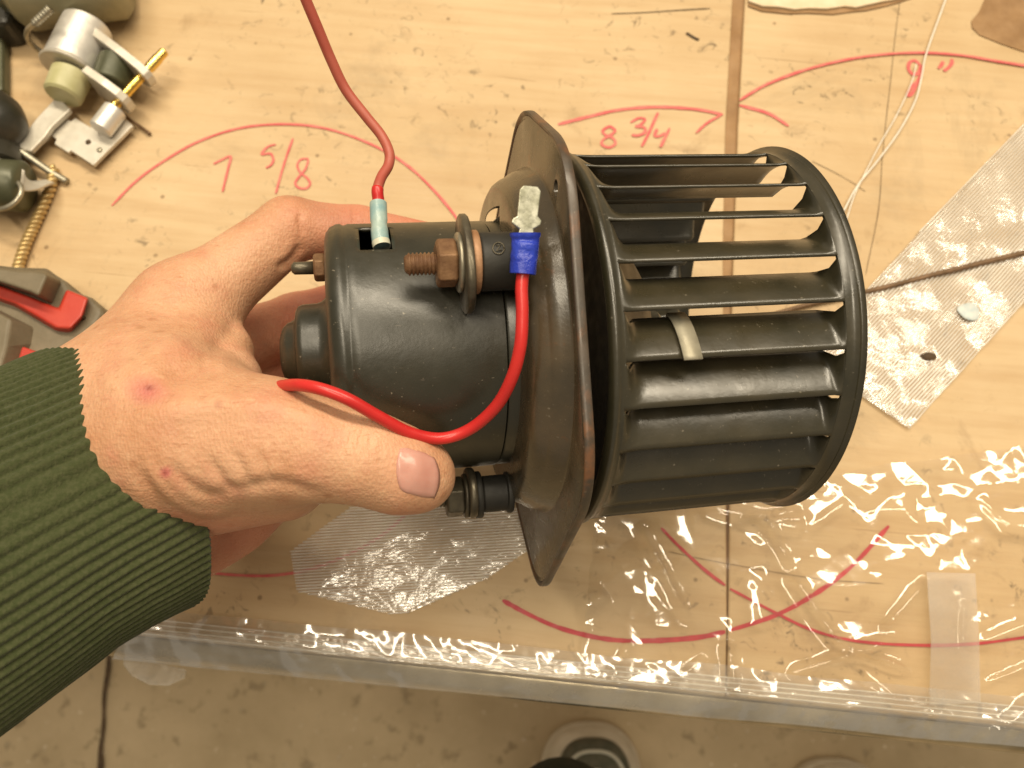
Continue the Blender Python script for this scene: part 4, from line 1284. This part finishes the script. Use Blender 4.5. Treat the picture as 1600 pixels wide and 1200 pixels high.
# --- red and grey power tool
tl = tag(empty('power_tool', at0(60, 500)), 'red and grey power tool lying at the left edge behind the wrist', 'power tool')
slab('body', [(-120, 385), (-10, 412), (70, 418), (102, 438), (112, 452), (140, 462), (160, 480), (161, 490), (150, 510), (60, 600), (-120, 620)], 0.001, 0.034, 'tool_grey', tl, 0.0025, 0.034, 3)
def frustum(name, top_px, bot_px, z0, z1, mat, bev):
    inv = tl.matrix_world.inverted()
    rings = [[U(x, y, z0) for x, y in bot_px], [U(x, y, z1) for x, y in top_px]]
    for r_, z_ in zip(rings, (z0, z1)):
        for p_ in r_: p_.z = z_
    vf = loft(rings)
    return bevel(mobj(name, [inv @ q for q in vf[0]], vf[1], mat, tl, smooth=False), bev, 3, 20)
frustum('red_band', [(-120, 412), (0, 447), (50, 466), (92, 483), (104, 453), (137, 466), (128, 494), (110, 513), (88, 512), (24, 474), (0, 466), (-120, 436)],
        [(-120, 406), (0, 441), (50, 460), (90, 478), (104, 450), (144, 466), (133, 506), (113, 533), (90, 529), (18, 488), (0, 480), (-120, 450)], 0.024, 0.0385, 'tool_red', 0.0010)
frustum('grip_block', [(-120, 384), (0, 420), (30, 424), (68, 426), (74, 430), (60, 462), (48, 456), (0, 440), (-120, 406)],
        [(-120, 372), (-8, 414), (28, 418), (74, 419), (108, 445), (93, 483), (50, 465), (0, 447), (-120, 412)], 0.026, 0.0480, 'tool_grey', 0.0012)
frustum('lower_grip', [(-120, 462), (0, 490), (16, 498), (10, 540), (0, 580), (-120, 600)],
        [(-120, 448), (0, 478), (102, 530), (86, 560), (50, 606), (-120, 620)], 0.020, 0.0440, 'tool_grey', 0.0012)
slab('end_cap', [(139, 466), (158, 480), (161, 488), (150, 507), (126, 525), (133, 500)], 0.010, 0.0335, 'dark_plastic', tl, 0.0015, 0.033, 3)
frustum('red_tab', [(34, 541), (74, 556), (58, 584), (24, 570)], [(30, 536), (78, 555), (60, 590), (18, 572)], 0.020, 0.0370, 'tool_red', 0.0006)
for q in ((106, 466), (118, 487)):
    slab('vent_slot', [(q[0], q[1]), (q[0] + 12, q[1] + 5), (q[0] + 10, q[1] + 9), (q[0] - 2, q[1] + 4)], 0.030, 0.0366, 'crack_dirt', tl, 0.0)

# --- thin rusty rod
rd = spline([U(1660, 380, 0.003), U(1600, 395, 0.003), U(1480, 424, 0.003), U(1370, 452, 0.0026), U(1270, 474, 0.0022), U(1185, 497, 0.002), U(1150, 502, 0.0018)], 10)
rr = [0.0014 - 0.0005 * i / (len(rd) - 1) + 0.0001 * noise.noise(p_ * 400) for i, p_ in enumerate(rd)]
tag(mobj('thin_rod', *tube(rd, rr, 12), 'wire_brown'), 'thin brown rod lying under the fan wheel and over the ribbed strip', 'rod')

# --- ribbed clear strips: film with raised threads
def clip_line(p, d, poly):
    t0, t1 = -9, 9
    n = len(poly)
    area_ = sum(poly[i].x * poly[(i + 1) % n].y - poly[(i + 1) % n].x * poly[i].y for i in range(n))
    for i in range(n):
        a, b = poly[i], poly[(i + 1) % n]
        e = b - a; nn = Vector((-e.y, e.x)) * (1 if area_ > 0 else -1)
        den = nn.x * d.x + nn.y * d.y; num = nn.x * (a.x - p.x) + nn.y * (a.y - p.y)
        if abs(den) < 1e-12:
            if num > 0: return None
            continue
        t = num / den
        if den > 0: t0 = max(t0, t)
        else: t1 = min(t1, t)
    return (t0, t1) if t0 < t1 else None
def crinkle(x, y, amp, seed, f=60):
    v_ = Vector((x * f, y * f, seed))
    return amp * (0.6 * noise.noise(v_) + 0.5 * abs(noise.noise(v_ * 2.1)) + 0.25 * noise.noise(v_ * 4.7))
def ribbed_strip(name, pxs, dpx, label, cat, z=0.0016, spacing=0.0012, r=0.00032, amp=0.0011, seed=1.0, cross=False, group=None):
    poly = [U(x, y) for x, y in pxs]
    c = sum(poly, Vector()) / len(poly)
    root = tag(empty(name, Matrix.Translation((c.x, c.y, 0))), label, cat, group)
    d = (U(*dpx[1]) - U(*dpx[0])); d.z = 0; d.normalize()
    nn = Vector((-d.y, d.x, 0))
    offs = [(p_ - c).dot(nn) for p_ in poly]
    # film
    res = 0.0022
    vs, key, fs = [], {}, []
    vv, ff = [], []
    lo_, hi_ = min(offs), max(offs)
    rows = []
    k0 = lo_ + 0.0002
    while k0 < hi_:
        cl = clip_line(c + nn * k0, d, poly)
        if cl:
            m_ = 70
            rows.append([c + nn * k0 + d * (cl[0] + (cl[1] - cl[0]) * i / m_) for i in range(m_ + 1)])
        k0 += res
    for row in rows: vv += [Vector((p_.x - c.x, p_.y - c.y, z + crinkle(p_.x, p_.y, amp, seed))) for p_ in row]
    for i in range(len(rows) - 1):
        for j in range(70): ff.append((i * 71 + j, i * 71 + j + 1, (i + 1) * 71 + j + 1, (i + 1) * 71 + j))
    mobj('film', vv, ff, 'mesh_film', root)
    parts = []
    k0 = lo_ + spacing * 0.5
    while k0 < hi_:
        cl = clip_line(c + nn * k0, d, poly)
        if cl and cl[1] - cl[0] > 0.003:
            L_ = cl[1] - cl[0]; m_ = max(6, int(L_ / 0.003))
            row = [c + nn * k0 + d * (cl[0] + L_ * i / m_) for i in range(m_ + 1)]
            row = [Vector((p_.x - c.x, p_.y - c.y, z + crinkle(p_.x, p_.y, amp, seed) + r * 0.9)) for p_ in row]
            parts.append(tube(row, r, 5))
        k0 += spacing
    if parts: tag(mobj('ribs', *join(*parts), 'thread_plastic', root), kind='stuff')
    return root
ribbed_strip('ribbed_plastic_strip', [(1421, 674), (1250, 555), (1372, 428), (1600, 188), (1720, 60), (1720, 345), (1600, 475)], ((1421, 674), (1600, 475)), 'wide ribbed translucent strip lying right of the fan wheel', 'plastic strip', seed=3.0, amp=0.0024, spacing=0.00135)
ribbed_strip('ribbed_plastic_strip', [(455, 862), (548, 794), (690, 770), (905, 812), (905, 842), (760, 905), (662, 972), (466, 925)], ((455, 850), (905, 822)), 'ribbed translucent scrap under the thumb and blower', 'plastic strip', seed=9.0, amp=0.0010, r=0.00026)
ribbed_strip('ribbed_plastic_strip', [(240, 958), (800, 1012), (1250, 1062), (1640, 1100), (1640, 1136), (900, 1062), (170, 988)], ((200, 975), (1640, 1120)), 'long ribbed clear band running along the front edge of the bench', 'plastic strip', seed=5.0, amp=0.0012, spacing=0.0019, r=0.0003)

# --- crumpled clear film over the lower bench, draping past the edge
random.seed(21)
folds = []
for i in range(20):
    x, y = random.uniform(850, 1650), random.uniform(760, 1110)
    a = random.uniform(0, math.pi); L_ = random.uniform(40, 190)
    folds.append((Vector((x, y)), Vector((math.cos(a), math.sin(a))) * L_, random.uniform(4, 15), random.uniform(0.0008, 0.0034)))
for (x0, y0), (x1, y1), w_, h_ in (((1225, 895), (1315, 1030), 9, 0.005), ((1130, 1000), (1145, 1090), 8, 0.005), ((1160, 800), (1220, 850), 7, 0.004), ((1370, 985), (1440, 905), 6, 0.0035), ((1020, 1085), (1100, 1025), 5, 0.003), ((1230, 890), (1180, 800), 6, 0.003), ((1290, 1000), (1420, 1050), 5, 0.003)):
    folds.append((Vector((x0, y0)), Vector((x1 - x0, y1 - y0)), w_, h_))
def facet(px, py, cell, seed):
    gx_, gy_ = px / cell, py / cell
    gx_ += 0.35 * noise.noise(Vector((px * 0.7 / cell, py * 0.7 / cell, seed + 9))); gy_ += 0.35 * noise.noise(Vector((px * 0.7 / cell, py * 0.7 / cell, seed + 4)))
    ix, iy = math.floor(gx_), math.floor(gy_)
    fx_, fy_ = gx_ - ix, gy_ - iy
    H = lambda a, b: noise.cell(Vector((a + 0.5 + seed * 17, b + 0.5, seed)))
    if (ix + iy) % 2: 
        if fx_ + fy_ < 1: return H(ix, iy) * (1 - fx_ - fy_) + H(ix + 1, iy) * fx_ + H(ix, iy + 1) * fy_
        return H(ix + 1, iy + 1) * (fx_ + fy_ - 1) + H(ix, iy + 1) * (1 - fx_) + H(ix + 1, iy) * (1 - fy_)
    if fx_ > fy_: return H(ix, iy) * (1 - fx_) + H(ix + 1, iy) * (fx_ - fy_) + H(ix + 1, iy + 1) * fy_
    return H(ix, iy) * (1 - fy_) + H(ix, iy + 1) * (fy_ - fx_) + H(ix + 1, iy + 1) * fx_
def film_h(px, py):
    p_ = Vector((px, py)); h = 0
    for a, d, w_, hh in folds:
        t = max(0, min(1, (p_ - a).dot(d) / d.length_squared))
        dist = (p_ - a - d * t).length
        if dist < 4 * w_:
            h += hh * math.exp(-(dist / w_) ** 2) * (1 - (2 * t - 1) ** 4)
    q = Vector((px * 0.012, py * 0.012, 4.2))
    busy = max(0.0, 0.45 + noise.noise(Vector((px * 0.006, py * 0.006, 2.0)))) 
    calm = 1.0 - 0.55 * max(0.0, min(1.0, (px - 1330) / 150))
    h += 0.0011 + calm * 0.0011 * facet(px, py, 54, 1.0) + busy * 0.0006 * facet(px, py, 19, 2.0)
    return h
def film_sheet(name, quad, nu, nv, label, cat, z, mat='clear_film', hf=film_h, droop=None):
    (a, b, c, d) = [Vector(q) for q in quad]
    vv, ff = [], []
    c0 = U(*((a + b + c + d) / 4))
    for i in range(nu + 1):
        for j in range(nv + 1):
            u, w_ = i / nu, j / nv
            p_ = a.lerp(b, u).lerp(d.lerp(c, u), w_)
            p_ = p_ + Vector((5 * noise.noise(Vector((u * 9, w_ * 9, 1))), 5 * noise.noise(Vector((u * 9, w_ * 9, 5)))))
            zz_ = z + hf(p_.x, p_.y)
            g = U(p_.x, p_.y, 0)
            lb = BI @ g
            if lb.y < 0.002: zz_ += -0.5 * max(0, -lb.y + 0.002)
            vv.append(Vector((g.x - c0.x, g.y - c0.y, zz_)))
    for i in range(nu):
        for j in range(nv):
            ff.append((i * (nv + 1) + j, i * (nv + 1) + j + 1, (i + 1) * (nv + 1) + j + 1, (i + 1) * (nv + 1) + j))
    return tag(mobj(name, vv, ff, mat, None, matrix=Matrix.Translation((c0.x, c0.y, 0))), label, cat)
film_sheet('clear_film', [(930, 795), (1660, 690), (1660, 1150), (905, 1062)], 260, 150, 'crumpled clear plastic film over the lower right of the bench', 'plastic film', 0.0026)
def edge_h(px, py):
    q = Vector((px * 0.012, py * 0.006, 8.2))
    return 0.0012 + 0.0009 * facet(px, py * 0.5, 40, 3.0) + 0.0005 * facet(px, py, 15, 5.0) + 0.0006 * noise.noise(q)
film_sheet('clear_film', [(235, 950), (1680, 1098), (1680, 1176), (172, 1030)], 340, 26, 'wrinkled clear film wrapped along the front edge of the bench', 'plastic film', 0.0034, mat='edge_film', hf=edge_h)
# frosted square of tape
tag(slab('tape_patch', [(1448, 894), (1524, 896), (1530, 1000), (1532, 1098), (1452, 1102), (1455, 1000)], 0.0058, 0.0060, 'frosted_tape', None, 0.0), 'frosted square of tape on the crumpled film, lower right', 'tape')
# clear loop hanging past the bench edge
lp = [(192, 1024), (215, 1030), (250, 1036), (290, 1046), (288, 1060), (262, 1072), (232, 1070), (205, 1056), (193, 1040)]
o = tag(slab('plastic_tab', lp, -0.0120, -0.0108, 'mesh_film', None, 0.0003), 'rounded clear plastic tab hanging past the bench edge beside the cuff', 'plastic tab')
# two bright filaments
for nm_, pts_, r_, lb in (('clear_filament', [(1492, -40), (1470, 20), (1447, 85), (1440, 120), (1430, 158), (1405, 205), (1372, 250), (1340, 290), (1318, 330)], 0.00045, 'bright clear filament curving down from the top right to the wheel'),
                  ('clear_filament', [(1432, 100), (1424, 130), (1402, 178), (1375, 225), (1352, 270), (1335, 305), (1322, 345)], 0.0003, 'shorter faint filament crossing left of the bright one')):
    tag(mobj(nm_, *tube(spline([U(x, y, 0.002) for x, y in pts_], 8), r_, 8), 'strand'), lb, 'filament', 'filaments')
# small bits: pale blue blob and dark crumb on the ribbed strip
def blob(name, px, py, rpx, h, mat, label, cat, squash=1.0, z=0.003):
    c = U(px, py, z); s = (U(px + rpx, py, z) - c).length
    vv, ff = [], []
    for i in range(9):
        th = math.pi / 2 * i / 8
        for j in range(24):
            a = 2 * math.pi * j / 24
            k_ = 1 + 0.25 * noise.noise(Vector((math.cos(a), math.sin(a), px)))
            vv.append(Vector((s * k_ * math.cos(th) * math.cos(a), s * squash * k_ * math.cos(th) * math.sin(a), h * math.sin(th))))
    for i in range(8):
        for j in range(24): ff.append((i * 24 + j, i * 24 + (j + 1) % 24, (i + 1) * 24 + (j + 1) % 24, (i + 1) * 24 + j))
    o = tag(mobj(name, vv, ff, mat, None, matrix=Matrix.Translation(c)), label, cat)
    return o
M['pale_blue'] = generic('pale_blue', (0.42, 0.50, 0.52), (0.60, 0.62, 0.58), 300, (0.3, 0.5), 0, 0.4, 300).m
blob('paint_drop', 1514, 487, 17, 0.0005, 'pale_blue', 'pale blue dab of dried paint on the ribbed strip', 'paint dab', 0.85)
blob('dirt_crumb', 1450, 557, 13, 0.0016, 'crack_dirt', 'dark brown crumb on the ribbed strip below the blue dab', 'crumb', 0.55)
